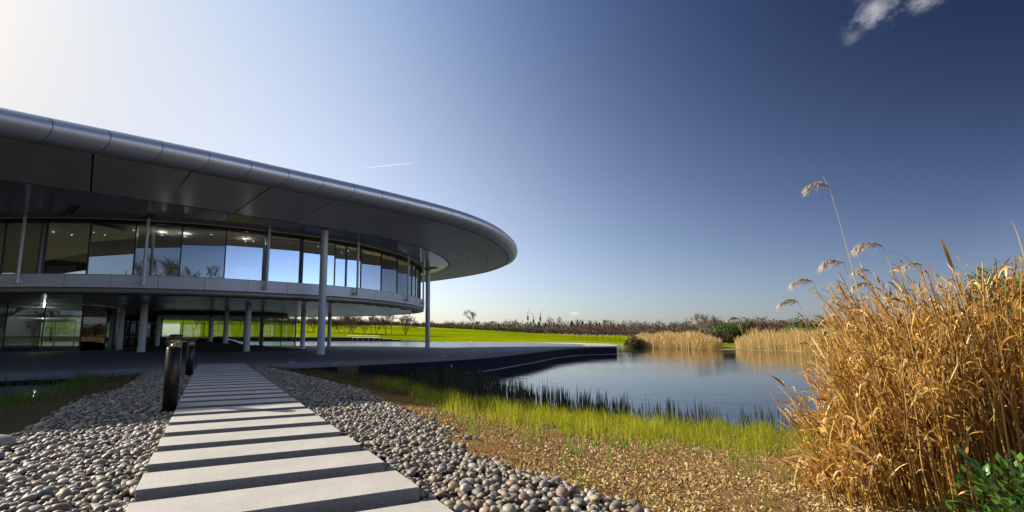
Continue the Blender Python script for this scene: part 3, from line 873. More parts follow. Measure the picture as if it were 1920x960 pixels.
# ------------------------------------------------------------------ slab path
path = tag(MB().box((0, 0, 0), (.3, .3, .02)).build('footpath', 'kerb'), kind='structure')
PD = np.array((-.428, .904)); PD /= np.linalg.norm(PD); PW = np.array((-PD[1], PD[0]))
P0 = np.array((-.194, 3.534)) - PD * .06; pitch, depth, wid = .742, .462, 1.725
rzp = math.atan2(PD[1], PD[0]) - math.pi / 2
path.location = (P0[0] + PW[0] * .8, P0[1] + PW[1] * .8, -.2)
slab_me = None
for k in range(-4, 23):
    fr = P0 + PD * pitch * k + PW * wid / 2 + PD * depth / 2
    mb = MB().box((0, 0, 0), (wid + rnd.uniform(-.006, .006), depth + rnd.uniform(-.004, .004), .11))
    o = mb.build('slab', 'slab', path); bevel(o, .004, 2); o.data.materials.append(M['slabside_shade'])
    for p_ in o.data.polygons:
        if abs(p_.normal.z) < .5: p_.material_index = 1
    zz = -.0040 * max(k, 0) * pitch - .055 + rnd.uniform(-.0015, .0015)
    o.location = Vector((fr[0], fr[1], zz)) - path.location; o.rotation_euler = (rnd.uniform(-.002, .002), 0, rzp + rnd.uniform(-.003, .003))
# landing slab where the path meets the terrace
fr = P0 + PD * (pitch * 23 + .95) + PW * wid / 2
o = MB().box((0, 0, 0), (wid, 2.2, .10)).build('slab', 'slab', path); bevel(o, .004); o['label'] = 'wide landing slab where the path meets the terrace'
o.location = Vector((fr[0], fr[1], -.125)) - path.location; o.rotation_euler = (0, 0, rzp)


def in_path(X, Y, m=0.):
    rx, ry = X - P0[0], Y - P0[1]; a = rx * PD[0] + ry * PD[1]; b = rx * PW[0] + ry * PW[1]
    return (a > -4) & (a < 20.5) & (b > -m) & (b < wid + m)


# ------------------------------------------------------------------ bollards
def bollard(x, y, zb, h, label):
    b = empty('bollard_light', (x, y, zb), label=label, cat='bollard', group='bollard lights beside the slab path')
    MB().lathe([(0, -.1), (.105, -.1), (.105, h - .20), (.10, h - .195), (0, h - .195)], 40).build('post', 'bronze', b)
    l = MB().lathe([(.103, h - .193), (.103, h - .083)], 40).build('lens', 'lens', b)
    MB().lathe([(.085, h - .192), (.05, h - .17), (.022, h - .135), (.03, h - .11), (.085, h - .086)], 32).build('reflector', 'reflector', l)
    o = MB().lathe([(0, h - .082), (.108, h - .082), (.112, h - .076), (.112, h - .006), (.106, h), (0, h)], 40).build('cap', 'bronze', b)


bollard(-4.16, 7.64, -.15, 1.19, 'nearer and taller looking bronze bollard light at the left of the slab path')
bollard(-7.57, 14.8, -.19, 1.14, 'farther bronze bollard light partly behind the nearer one')

# ------------------------------------------------------------------ pebbles
def ico(sub_):
    import bmesh
    bm = bmesh.new(); bmesh.ops.create_icosphere(bm, subdivisions=sub_, radius=1)
    v = np.array([x.co[:] for x in bm.verts]); f = np.array([[q.index for q in x.verts] for x in bm.faces]); bm.free(); return v, f


IC2, IC1 = ico(2), ico(1)
gg = .056
PX, PY = np.meshgrid(np.arange(-11, 4, gg), np.arange(-1.2, 20, gg)); PX = PX.ravel() + R.uniform(-.5, .5, PX.size) * gg * .9; PY = PY.ravel() + R.uniform(-.5, .5, PY.size) * gg * .9
dR, sR = poly_dist(PEBR, PX, PY); dL, sL = poly_dist(PEBL, PX, PY)
edge_n = .18 * np.sin(PX * 5 + PY * 3.1) + .12 * np.sin(PY * 11)
keep = (((sR < 0) | (dR < .15 + edge_n)) & ((sL > 0) | (dL < .15 + edge_n))) & (~in_path(PX, PY, -.02))
near_v = (PY > 1.0) & (PX > -PY * .98 - 2.6)
ek, _ = poly_dist(EDGE, PX, PY); isd = inside(ter, PX, PY)
keep &= near_v & ~isd
PX, PY = PX[keep], PY[keep]; N = len(PX)
big = R.rand(N) < .16
a_ = np.where(big, R.uniform(.042, .060, N), R.uniform(.020, .041, N)) * np.where(PX < PY * -.46, 1.06, .95)
b_ = a_ * R.uniform(.62, .88, N); c_ = a_ * R.uniform(.40, .66, N)
yaw = R.uniform(0, 2 * np.pi, N); ta = R.normal(0, .30, N); tb = R.normal(0, .30, N)
PZ = ground_z(PX, PY) + c_ * .45 + R.uniform(0, .035, N)
pd = ~in_path(PX, PY, .07); PZ = np.where(pd, PZ, np.minimum(PZ, -.085 - c_ * .3))
pal = np.array([(.31, .26, .185), (.25, .205, .14), (.37, .32, .25), (.20, .18, .145), (.35, .265, .155), (.27, .25, .22), (.46, .41, .34), (.15, .13, .10), (.30, .20, .13), (.24, .225, .165)])
pc = pal[R.randint(0, len(pal), N)] * R.uniform(.65, 1.3, (N, 1)) * .98


def rotm(yaw, ta, tb):
    cy, sy = np.cos(yaw), np.sin(yaw); ca, sa = np.cos(ta), np.sin(ta); cb, sb = np.cos(tb), np.sin(tb)
    z = np.zeros_like(cy); o = np.ones_like(cy)
    Rz = np.stack([cy, -sy, z, sy, cy, z, z, z, o], -1).reshape(-1, 3, 3)
    Rx = np.stack([o, z, z, z, ca, -sa, z, sa, ca], -1).reshape(-1, 3, 3)
    Ry = np.stack([cb, z, sb, z, o, z, -sb, z, cb], -1).reshape(-1, 3, 3)
    return Rx @ Ry @ Rz


RM = rotm(yaw, ta, tb)


def pebble_mesh(ix, ico_):
    v, f = ico_; n = len(ix)
    lump = 1 + .10 * R.normal(size=(n, 1, 3)) * np.sin(v * 2.1 + 1)[None]
    V = v[None] * lump * np.stack([a_[ix], b_[ix], c_[ix]], -1)[:, None, :]
    # superellipse-ish flattening
    V = np.einsum('nij,nkj->nki', RM[ix], V) + np.stack([PX[ix], PY[ix], PZ[ix]], -1)[:, None, :]
    Fq = f[None] + (np.arange(n) * len(v))[:, None, None]
    return V.reshape(-1, 3), Fq.reshape(-1, 3), np.repeat(pc[ix], len(v), 0)


th_ = math.atan(127 / 920); zf_ = math.cos(th_) * PY + math.sin(th_) * (PZ - 1)
uu = 834 + 920 * PX / zf_; vv = 505 - 920 * (-math.sin(th_) * PY + math.cos(th_) * (PZ - 1)) / zf_
vis = (uu > 5) & (uu < 1915) & (vv > 640) & (vv < 952)
showsize = np.where(vis, a_ / zf_, 0)
left = (PX - P0[0]) * PW[0] + (PY - P0[1]) * PW[1] > wid / 2
for side, nm in ((left, 'left'), (~left, 'right')):
    ids = np.where(side)[0]
    bedp = MB().box((0, 0, 0), (.2, .2, .02)).build('pebble_bed', 'kerb'); tag(bedp, kind='structure'); bedp.location = (-3.6 if nm == 'left' else .1, 4.9, -.30)
    order = ids[np.argsort(-showsize[ids])]; top_, rest = order[:300], order[300:]
    protos = []
    for q in range(14):
        v, f = IC2; vv_ = v * (1 + .09 * R.normal(size=(1, 3)) * np.sin(v * 2.3 + q))
        protos.append([None] * 10)
        for ci in range(10):
            me = mesh_np('pebble', vv_, f, np.tile(pal[ci] * .95, (len(v), 1)), True); me.materials.append(M['pebble']); protos[-1][ci] = me
    for i in top_:
        o = bpy.data.objects.new('pebble', protos[R.randint(14)][R.randint(10)]); link(o, bedp)
        Mx = Matrix([list(r) for r in RM[i]]).to_4x4()
        Mx = Matrix.Translation(Vector((PX[i], PY[i], PZ[i])) - bedp.location) @ Mx @ Matrix.Diagonal((a_[i], b_[i], c_[i], 1))
        o.matrix_basis = Mx
    nr_ = rest[PY[rest] < 6.2]; fr_ = rest[PY[rest] >= 6.2]
    for ix, ic in ((nr_, IC2), (fr_, IC1)):
        V, Fq, T = pebble_mesh(ix, ic)
        o = obj_np('pebble', V, Fq, 'pebble', bedp, T, True); o.location = -bedp.location; o['kind'] = 'stuff'
# grit and leaf scraps caught between the pebbles
n = 16000; k_ = R.randint(0, N, n); k_ = k_[PY[k_] < 8.5]; n = len(k_)
gx_, gy_ = PX[k_] + R.normal(0, .04, n), PY[k_] + R.normal(0, .04, n); m = ~in_path(gx_, gy_, -.01); gx_, gy_, k_ = gx_[m], gy_[m], k_[m]; n = len(gx_)
v0 = np.array([(1, 0, 0), (-1, 0, 0), (0, 1, 0), (0, -1, 0), (0, 0, 1), (0, 0, -1)], float) * (1, .7, .6); f0 = np.array([(0, 2, 4), (2, 1, 4), (1, 3, 4), (3, 0, 4), (2, 0, 5), (1, 2, 5), (3, 1, 5), (0, 3, 5)])
RG = rotm(R.uniform(0, 6.28, n), R.normal(0, .5, n), R.normal(0, .5, n)); sg = R.uniform(.006, .018, n)
zg = ground_z(gx_, gy_) + R.uniform(.0, .045, n); zg = np.where(in_path(gx_, gy_, .05), np.minimum(zg, -.09), zg)
V = np.einsum('nij,kj->nki', RG, v0) * sg[:, None, None] + np.stack([gx_, gy_, zg], -1)[:, None]
cg = pal[R.randint(0, len(pal), n)] * R.uniform(.5, 1.2, (n, 1)); lf_ = R.rand(n) < .12; cg[lf_] = (.40, .24, .09)
tag(obj_np('pebble_grit', V.reshape(-1, 3), (f0[None] + 6 * np.arange(n)[:, None, None]).reshape(-1, 3), 'pebble', None, np.repeat(cg, 6, 0)), 'small grit and chips lying between the larger pebbles', 'grit', kind='stuff')
v, f = ico(3); o = obj_np('boulder', v * np.array((.21, .11, .085)) * (1 + .06 * np.sin(v * 3)), f, 'pebble', None, np.tile((.34, .28, .23), (len(v), 1)), True)
o.location = (-4.65, 5.25, -.08); tag(o, 'smooth pinkish boulder lying at the left edge of the pebbles', 'boulder')
print('pebbles', N)


# ------------------------------------------------------------------ ribbons and tubes for plants
def ribbons(paths, widths, side, tint):
    """paths (N,S,3), widths (N,S), side (N,3) -> V, F, T"""
    N, S, _ = paths.shape
    L_ = paths - side[:, None] * widths[..., None] / 2; R_ = paths + side[:, None] * widths[..., None] / 2
    V = np.stack([L_, R_], 2).reshape(-1, 3)
    base = np.arange(N)[:, None] * (2 * S) + np.arange(S - 1)[None] * 2
    F = np.stack([base, base + 1, base + 3, base + 2], -1).reshape(-1, 4)
    T = np.repeat(tint, 2 * S, 0) if tint.ndim == 2 else np.repeat(tint.reshape(-1, 3), 2, 0)
    return V, F, T


def tubes(paths, radii, k=3):
    N, S, _ = paths.shape
    ang = np.arange(k) * 2 * np.pi / k
    e1 = np.array((1, 0, 0)); e2 = np.array((0, 1, 0))
    ring = np.cos(ang)[:, None] * e1 + np.sin(ang)[:, None] * e2
    V = paths[:, :, None, :] + radii[:, :, None, None] * ring[None, None]
    b = (np.arange(N) * S * k)[:, None, None] + (np.arange(S - 1) * k)[None, :, None] + np.arange(k)[None, None]
    b2 = (np.arange(N) * S * k)[:, None, None] + (np.arange(S - 1) * k)[None, :, None] + ((np.arange(k) + 1) % k)[None, None]
    F = np.stack([b, b2, b2 + k, b + k], -1).reshape(-1, 4)
    return V.reshape(-1, 3), F


def blades(x, y, z, h, wd, lean, tint, S=4, tipc=None):
    """upright blades leaning by lean (N,2) metres at the tip"""
    N = len(x); t = np.linspace(0, 1, S)[None, :]
    P = np.empty((N, S, 3)); P[..., 0] = x[:, None] + lean[:, 0:1] * t ** 1.8; P[..., 1] = y[:, None] + lean[:, 1:2] * t ** 1.8; P[..., 2] = z[:, None] + h[:, None] * t
    wds = wd[:, None] * (1 - t ** 2.2 * .93); a = R.uniform(-1.0, 1.0, N); side = np.stack([np.cos(a), np.sin(a), 0 * a], -1)
    T = np.repeat(tint[:, None], S, 1)
    if tipc is not None: T = T * (1 - t[..., None] * .7) + tipc * t[..., None] * .7
    return ribbons(P, wds, side, T)


def scatter(n, x0, x1, y0, y1, cond):
    x = R.uniform(x0, x1, n); y = R.uniform(y0, y1, n); m = cond(x, y); return x[m], y[m]


def pn(x, y, s=1.): return .5 + .25 * (np.sin(x * 1.7 * s + 1.3 * np.sin(y * 1.1 * s)) + np.sin(y * 2.3 * s + 1.9 * np.sin(x * .9 * s)))


def lake_d(x, y): return sdist(LAKE, x, y)


# bright young shoots on the right bank
SHOOT = [(-3.5, 18), (-1.11, 12.86), (-.45, 9.9), (.0, 8.4), (.5, 7.3), (1.22, 7.05), (1.89, 6.85), (2.59, 6.8), (3.22, 6.63), (3.98, 6.22), (4.8, 6.0), (9, 5.8)]
x, y = scatter(300000, -2.5, 9, 5.2, 20, lambda x, y: (lake_d(x, y) > -9) & (lake_d(x, y) < .12) & (y > 6 - .05 * x))
d = -lake_d(x, y); dR, sR = poly_dist(PEBR, x, y)
dn, sn = poly_dist(SHOOT, x, y)                        # travel is towards +x: water side is on the left (negative)
into = np.where(sn < 0, dn, -dn) + .5 * (pn(x, y, 1.6) - .5) + .3 * (pn(x, y, 5) - .5)
dens = np.clip(.16 + into / 1.3, 0, 1) * np.clip((.55 * pn(x, y, 4.2) + .45 * pn(x, y, 11) - .26) * 2.6, .04, 1) * np.where(into > -.3, 1, 0)
dens *= np.where(y > 13.0, .25, 1) * np.where((sR < 0) | (dR < .25), 0, 1)
m = R.rand(len(x)) < dens * .5; x, y = x[m], y[m]; n = len(x)
g1, g2 = np.array((.42, .42, .012)), np.array((.15, .23, .012))
q = pn(x, y, 2)[:, None] * R.uniform(.6, 1.2, (n, 1)); q = np.clip(q + np.where(x > 4.2, -.25, .1)[:, None], 0, 1)
bc = g2 * (1 - q) + g1 * q; dry_ = R.rand(n) < .22; bc[dry_] = np.array((.42, .33, .12)) * R.uniform(.6, 1.1, (dry_.sum(), 1))
V, F_, T = blades(x, y, ground_z(x, y) - .01, R.uniform(.05, .32, n) * (.55 + .85 * pn(x, y, 4)), R.uniform(.005, .011, n), R.normal(0, .05, (n, 2)), bc, 4, np.array((.50, .50, .02)))
tag(obj_np('bank_shoots', V, F_, 'blade', None, T), 'strip of bright yellow green shoots along the near lake bank', 'grass', kind='stuff')
print('shoots', n)
# sparse tufts on the litter
cx, cy = scatter(520, -.2, 9, 3.7, 9.0, lambda x, y: (poly_dist(PEBR, x, y)[1] > 0) & (poly_dist(SHOOT, x, y)[1] > 0))
mm = R.rand(len(cx)) < np.clip(1.0 - poly_dist(SHOOT, cx, cy)[0] * .38, .14, 1); cx, cy = cx[mm], cy[mm]
kq = R.randint(4, 13, len(cx)); x = np.repeat(cx, kq) + R.normal(0, .022, kq.sum()); y = np.repeat(cy, kq) + R.normal(0, .022, kq.sum()); n = len(x)
V, F_, T = blades(x, y, ground_z(x, y) - .01, R.uniform(.06, .22, n), R.uniform(.005, .010, n), R.normal(0, .03, (n, 2)), np.tile((.14, .27, .02), (n, 1)) * R.uniform(.7, 1.2, (n, 1)), 4, np.array((.34, .42, .05)))
tag(obj_np('scattered_shoots', V, F_, 'blade', None, T), 'small separate green shoots poking through the brown leaf litter', 'grass', kind='stuff')
# dark reeds standing in the water
x, y = scatter(60000, -3.0, 13, 9.5, 27, lambda x, y: (lake_d(x, y) > -1.2) & (lake_d(x, y) < 4.4))
d = lake_d(x, y)
cl = pn(x, y, 2.2) * .6 + pn(x, y, 6) * .4
lim = np.interp(x, [-3, 0, 2, 4, 6, 8], [5, 4.2, 2.6, 1.7, 1.2, 1.0])
dens = np.where(d < lim * (.55 + .7 * pn(x, y, 1.3)), 1, .0) * np.clip((cl - .28) * 2.6, 0, 1)
dens *= np.where(d < 0, .5, 1) * np.where(x > 6.2, .35, 1)
m = R.rand(len(x)) < dens * .5; x, y = x[m], y[m]; n = len(x)
hh = R.uniform(.3, .80, n) * np.interp(x, [2, 6], [1.0, .72]) * (.7 + .6 * pn(x, y, 5)) * np.where(y > 19, .8, 1)
cc = np.array([(.035, .045, .022), (.05, .06, .025), (.07, .055, .03), (.028, .034, .022)])[R.randint(0, 4, n)]
P = np.empty((n, 4, 3)); t = np.linspace(0, 1, 4)[None]; ln = R.normal(0, .03, (n, 2))
P[..., 0] = x[:, None] + ln[:, :1] * t; P[..., 1] = y[:, None] + ln[:, 1:] * t; P[..., 2] = (-1.08) + hh[:, None] * t + np.maximum(ground_z(x, y) + 1.06, 0)[:, None]
V, F_ = tubes(P, (R.uniform(.006, .011, n)[:, None] * np.array((.7, 1.0, 1.1, .2))[None]), 4)
tag(obj_np('water_reeds', V, F_, 'darkreed', None, np.repeat(cc, 16, 0)), 'dark upright reeds standing in the shallow lake water', 'reeds', kind='stuff')
print('reeds', n)
# olive grass and dead stalks in the shaded corner by the quay wall
x, y = scatter(90000, -8, 1.5, 11.5, 25.5, lambda x, y: (poly_dist(PEBR, x, y)[1] > 0) & (lake_d(x, y) < .5) & ~inside(ter, x, y))
dR_, _ = poly_dist(PEBR, x, y)
m = R.rand(len(x)) < .10 + .45 * (pn(x, y, 2) > .62) + .55 * sm(lake_d(x, y), -2.2, -.2) * .8; x, y, = x[m], y[m]; n = len(x)
gcol = np.where((R.rand(n) < .45)[:, None], (.10, .14, .03), (.20, .14, .07)) * R.uniform(.6, 1.2, (n, 1))
V, F_, T = blades(x, y, ground_z(x, y) - .01, R.uniform(.04, .22, n) * sm(poly_dist(PEBR, x, y)[0], 0, .8), R.uniform(.006, .012, n), R.normal(0, .05, (n, 2)), gcol, 4)
tag(obj_np('shaded_bank_grass', V, F_, 'blade', None, T), 'short brown and olive grass in the shade below the quay wall', 'grass', kind='stuff')
# clipped dead tuft against the wall
n = 900; a = R.uniform(0, 6.28, n); r = np.sqrt(R.rand(n)); x = .42 * r * np.cos(a); y = .25 * r * np.sin(a)
V, F_, T = blades(x, y, 0 * x, R.uniform(.36, .46, n), R.uniform(.006, .01, n), R.normal(0, .04, (n, 2)), np.tile((.34, .24, .13), (n, 1)) * R.uniform(.6, 1.2, (n, 1)), 3)
o = obj_np('dead_grass_tuft', V, F_, 'reed', None, T); o.location = (-4.05, 20.9, float(ground_z(np.array([-4.05]), np.array([20.9]))[0])); tag(o, 'clipped tuft of dead tan grass against the dark quay wall', 'grass tuft')
# left bank grass
x, y = scatter(90000, -16, -4, 4, 18, lambda x, y: (sdist(POND, x, y) > -2.9) & (sdist(POND, x, y) < .5) & (poly_dist(PEBL, x, y)[1] < 0) & ~inside(ter, x, y))
d = -sdist(POND, x, y); m = R.rand(len(x)) < np.clip(.75 - .3 * d, .12, .7) * np.clip((.5 * pn(x, y, 3) + .5 * pn(x, y, 9) - .3) * 2.4, .05, 1); x, y, d = x[m], y[m], d[m]; n = len(x)
wet = np.clip(1 - np.abs(d) / .9, 0, 1)
gcol = (np.array((.10, .24, .02)) * wet[:, None] + np.array((.20, .17, .06)) * (1 - wet[:, None])) * R.uniform(.6, 1.25, (n, 1))
V, F_, T = blades(x, y, np.maximum(ground_z(x, y), -.4) - .01, R.uniform(.05, .12, n) + wet * R.uniform(.02, .36, n) * (.5 + pn(x, y, 5)), R.uniform(.007, .014, n), R.normal(0, .05, (n, 2)), gcol, 4)
tag(obj_np('pond_bank_grass', V, F_, 'blade', None, T), 'dark green grass fringe between the left pebbles and the pond', 'grass', kind='stuff')
print('left grass', n)
# leaf litter
x, y = scatter(300000, -.6, 9.5, 3.2, 12, lambda x, y: (poly_dist(PEBR, x, y)[1] > 0) & (lake_d(x, y) < -.1))
m = R.rand(len(x)) < np.clip(1.35 - y * .10, .2, 1); x, y = x[m], y[m]; n = len(x)
sz = R.uniform(.006, .018, n); a = R.uniform(0, 6.28, n); tl = R.normal(0, .75, (n, 2))
dx = np.stack([np.cos(a), np.sin(a), tl[:, 0]], -1) * sz[:, None]; dy = np.stack([-np.sin(a), np.cos(a), tl[:, 1]], -1) * (sz * R.uniform(.25, .6, n))[:, None]
c0 = np.stack([x, y, ground_z(x, y) + R.uniform(.004, .03, n)], -1)
V = np.stack([c0 - dx, c0 - dy, c0 + dx, c0 + dy], 1).reshape(-1, 3); F_ = (np.arange(n)[:, None] * 4 + np.arange(4)[None])
lp = np.array([(.56, .39, .14), (.36, .22, .07), (.64, .48, .22), (.16, .08, .035), (.70, .53, .27), (.46, .25, .05)])
tag(obj_np('leaf_litter', V, F_, 'litter', None, np.repeat(lp[R.randint(0, 6, n)] * R.uniform(.8, 1.15, (n, 1)), 4, 0)), 'brown dead leaf scraps covering the near bank', 'leaf litter', kind='stuff')
# fallen straws
n = 9000; x = R.uniform(-.6, 8, n); y = R.uniform(3.3, 9.0, n); m = (poly_dist(PEBR, x, y)[1] > 0); x, y = x[m], y[m]; n = len(x); a = R.normal(.2, .8, n); l = R.uniform(.03, .13, n) + .3 * (R.rand(n) < .04)
P = np.empty((n, 3, 3)); t = np.array((0, .5, 1))[None]
P[..., 0] = x[:, None] + (np.cos(a) * l)[:, None] * t; P[..., 1] = y[:, None] + (np.sin(a) * l)[:, None] * t; P[..., 2] = ground_z(P[..., 0], P[..., 1]) + .02 + .015 * t
V, F_ = tubes(P, np.tile((.0024, .0026, .0018), (n, 1)), 3)
tag(obj_np('fallen_straw', V, F_, 'litter', None, np.repeat(np.array((.56, .44, .24)) * R.uniform(.5, 1.15, (n, 1)), 9, 0)), 'loose pale straws lying on the leaf litter', 'straw', kind='stuff')
# ------------------------------------------------------------------ tall dry ornamental grass
def clump(cx, cy, rx, ry, n, hfun, label, seed, plumes=()):
    global R
    R = np.random.RandomState(seed)
    zb = float(ground_z(np.array([cx]), np.array([cy]))[0])
    root = empty('ornamental_grass', (cx, cy, zb - .02), label=label, cat='ornamental grass', group='tall dry ornamental grass clumps')
    a = R.uniform(0, 2 * np.pi, n); r = np.sqrt(R.rand(n)); bx, by = rx * r * np.cos(a), ry * r * np.sin(a)
    L = hfun(bx, by, n)
    S = 9; t = np.linspace(0, 1, S)[None]
    lean = np.stack([bx * .43 - .15 + R.normal(0, .075, n), by * .25 + R.normal(0, .10, n)], -1)
    kink = R.normal(0, .02, (n, 2))
    if hfun is not hA and cx < 5: L = L * np.clip(1.0 + 1.3 * np.minimum(lean[:, 0] + bx + .62 - (cx - 4.5), 0), .45, 1)
    if hfun is hA: L = L * np.clip(1.0 + 1.5 * np.minimum(lean[:, 0] + bx + .40, 0), .5, 1)
    P = np.empty((n, S, 3)); P[..., 0] = bx[:, None] + lean[:, :1] * (t * .55 + .45 * t ** 2.2) * L[:, None] / 1.2 + kink[:, :1] * np.sin(t * 5)
    P[..., 1] = by[:, None] + lean[:, 1:] * (t * .55 + .45 * t ** 2.2) * L[:, None] / 1.2 + kink[:, 1:] * np.sin(t * 4)
    P[..., 2] = L[:, None] * t * .98 - .04 * t ** 3
    rad = R.uniform(.0050, .0100, n)[:, None] * (1.15 - .65 * t)
    stc = np.array([(.56, .36, .10), (.44, .25, .07), (.66, .47, .19), (.30, .15, .05), (.52, .32, .08)])[R.randint(0, 5, n)] * R.uniform(.75, 1.15, (n, 1)) * (1.06, 1, .78)
    V, F_ = tubes(P, rad, 4)
    o = obj_np('stem', V, F_, 'straw', root, np.repeat(stc, S * 4, 0), True); o['kind'] = 'stuff'
    # curled leaves
    per = 7; m = n * per; si = np.repeat(np.arange(n), per); u = np.clip(R.beta(3.0, 1.25, m), .2, .99)
    fi = u * (S - 1); i0_ = np.minimum(fi.astype(int), S - 2); fr = (fi - i0_)[:, None]
    s0 = P[si, i0_] * (1 - fr) + P[si, i0_ + 1] * fr; tan = P[si, i0_ + 1] - P[si, i0_]; tan /= np.linalg.norm(tan, axis=1)[:, None]
    az = R.uniform(0, 2 * np.pi, m); outw = np.stack([np.cos(az), np.sin(az), 0 * az], -1)
    Lf = R.uniform(.14, .50, m) * (1.1 - .35 * u); up = R.uniform(.5, 1.3, m); dr = R.uniform(.1, 1.15, m) + (R.rand(m) < .2) * .8
    Q = 8; tt = np.linspace(0, 1, Q)[None, :, None]
    curl = R.uniform(-1.4, 1.4, m)[:, None, None]; perp = np.cross(outw, (0, 0, 1))
    path_ = s0[:, None] + Lf[:, None, None] * (tan[:, None] * up[:, None, None] * tt + outw[:, None] * (.46 * tt ** 1.25) * (1.3 - up[:, None, None] * .5)
             + np.array((0, 0, -1.)) * dr[:, None, None] * tt ** 2.4 * .75 + perp[:, None] * .14 * np.sin(tt * curl * 1.6))
    tw = R.uniform(0, 3.1, m)[:, None, None] + tt * R.normal(0, 2.2, m)[:, None, None]
    side = perp[:, None] * np.cos(tw) + np.cross(perp, outw)[:, None] * np.sin(tw)
    wdt = R.uniform(.007, .021, m)[:, None] * np.sin(np.clip(np.linspace(.18, 1.02, Q), 0, 1) * np.pi)[None] ** .6
    wdt = np.nan_to_num(wdt, nan=.0005)
    Lv = path_ - side * wdt[..., None] / 2; Rv = path_ + side * wdt[..., None] / 2
    V = np.stack([Lv, Rv], 2).reshape(-1, 3); b = np.arange(m)[:, None] * 2 * Q + np.arange(Q - 1)[None] * 2
    F_ = np.stack([b, b + 1, b + 3, b + 2], -1).reshape(-1, 4)
    lc = np.array([(.62, .39, .11), (.50, .26, .06), (.70, .50, .19), (.28, .14, .04), (.80, .64, .36), (.58, .33, .08)])[R.randint(0, 6, m)] * R.uniform(.6, 1.2, (m, 1)) * (1.05, .98, .78)
    o = obj_np('leaf', V, F_, 'straw', root, np.repeat(lc, 2 * Q, 0)); o['kind'] = 'stuff'
    # tall flower stalks with feathery plumes: (tip x, y, z) in the world, droop direction to the left
    for (px, py, pz, sc) in plumes:
        tip = np.array((px - cx, py - cy, pz - zb + .02)); b0 = np.array((tip[0] * .45 + .18, tip[1] * .6, .0)); ts = np.linspace(0, 1, 14)
        ctrl = np.array((tip[0] + .18 * sc, tip[1], tip[2] * .62))
        cv = np.array([(1 - q) ** 2 * b0 + 2 * q * (1 - q) * ctrl + q * q * tip for q in ts])
        V, F_ = tubes(cv[None], np.linspace(.0055, .0018, 14)[None], 5)
        obj_np('stalk', V, F_, 'straw', root, np.tile((.60, .45, .22), (len(V), 1)), True)
        d_end = cv[-1] - cv[-2]; d_end /= np.linalg.norm(d_end); h = 190; q = R.uniform(0, 1, h)
        # the plume arches over to the left; fine hairs hang from its axis
        def ax_(q): return cv[-1][None] + np.stack([-.17 * q ** 1.1, .02 * q, .105 * q - .115 * q ** 2.4], -1) * sc
        adir = ax_(q + .03) - ax_(q); adir /= np.linalg.norm(adir, axis=1)[:, None]
        dirh = adir * .9 + np.stack([R.normal(-.15, .22, h), R.normal(0, .30, h), R.normal(-.10, .34, h)], -1)
        lh = R.uniform(.04, .085, h) * sc * (1.1 - .5 * q); K = 5; tk = np.linspace(0, 1, K)[None, :, None]
        hp = ax_(q)[:, None] + dirh[:, None] * lh[:, None, None] * tk + np.array((0, 0, -.55))[None, None] * (lh[:, None, None] * tk ** 2)
        V, F_ = tubes(hp, np.tile(np.array((.0014, .0018, .0017, .0014, .0006)), (h, 1)) * R.uniform(.7, 1.3, (h, 1)), 3)
        obj_np('plume', V, F_, 'reed', root, np.repeat(np.tile((.86, .76, .58), (h, 1)) * R.uniform(.85, 1.1, (h, 1)), K * 3, 0))
    return root


def hA(x, y, n): return np.clip(1.42 + x * 1.0, .72, 2.0) * R.uniform(.72, 1.06, n)
def hB(x, y, n): return 2.08 * R.uniform(.68, 1.05, n)
clump(3.76, 4.30, .66, .5, 230, hA, 'left clump of tall dry golden ornamental grass leaning towards the lake, with feathery plumes', 5,
      [(3.40, 4.2, 2.32, 1.1), (3.72, 4.1, 1.76, 1.25), (3.62, 4.4, 1.66, 1.1), (3.40, 4.5, 1.50, 1.05), (3.10, 4.3, 1.30, .85), (3.85, 4.4, 1.46, .9), (2.62, 4.4, 1.16, .5)])
clump(4.55, 4.45, .75, .6, 320, hB, 'middle clump of tall dry golden ornamental grass, the tallest and densest one', 6, [(4.02, 4.6, 1.62, .8), (4.42, 4.5, 1.66, .8)])
clump(5.6, 5.2, .8, .7, 260, hB, 'right clump of tall dry golden ornamental grass cut by the picture edge', 8)
clump(4.85, 5.4, .7, .5, 220, lambda x, y, n: hB(x, y, n) * .84, 'rear clump of dry golden ornamental grass behind the left clump', 9)
R = np.random.RandomState(21)

# ------------------------------------------------------------------ evergreen shrub in the corner
sx, sy = 3.72, 3.15; zb = float(ground_z(np.array([sx]), np.array([sy]))[0])
shrub = empty('evergreen_shrub', (sx, sy, zb), label='glossy dark green evergreen shrub in front of the dry grass at the bottom right', cat='shrub')
lv = []; prof = [(0, .0), (.12, .16), (.35, .24), (.62, .22), (.85, .12), (1, 0)]
for q, w_ in prof: lv += [(-w_, q, .06 * math.sin(q * 3) + abs(w_) * .35), (0, q, .06 * math.sin(q * 3)), (w_, q, .06 * math.sin(q * 3) + abs(w_) * .35)]
lf = [(i * 3 + j, i * 3 + j + 1, i * 3 + j + 4, i * 3 + j + 3) for i in range(5) for j in range(2)]
lms = []
for c in ((.05, .13, .02), (.08, .19, .025), (.035, .09, .018), (.12, .24, .03)):
    me = mesh_np('leaf', lv, lf, np.tile(c, (18, 1)), True); me.materials.append(M['leaf']); lms.append(me)
bm_ = MB(); cnt = 0
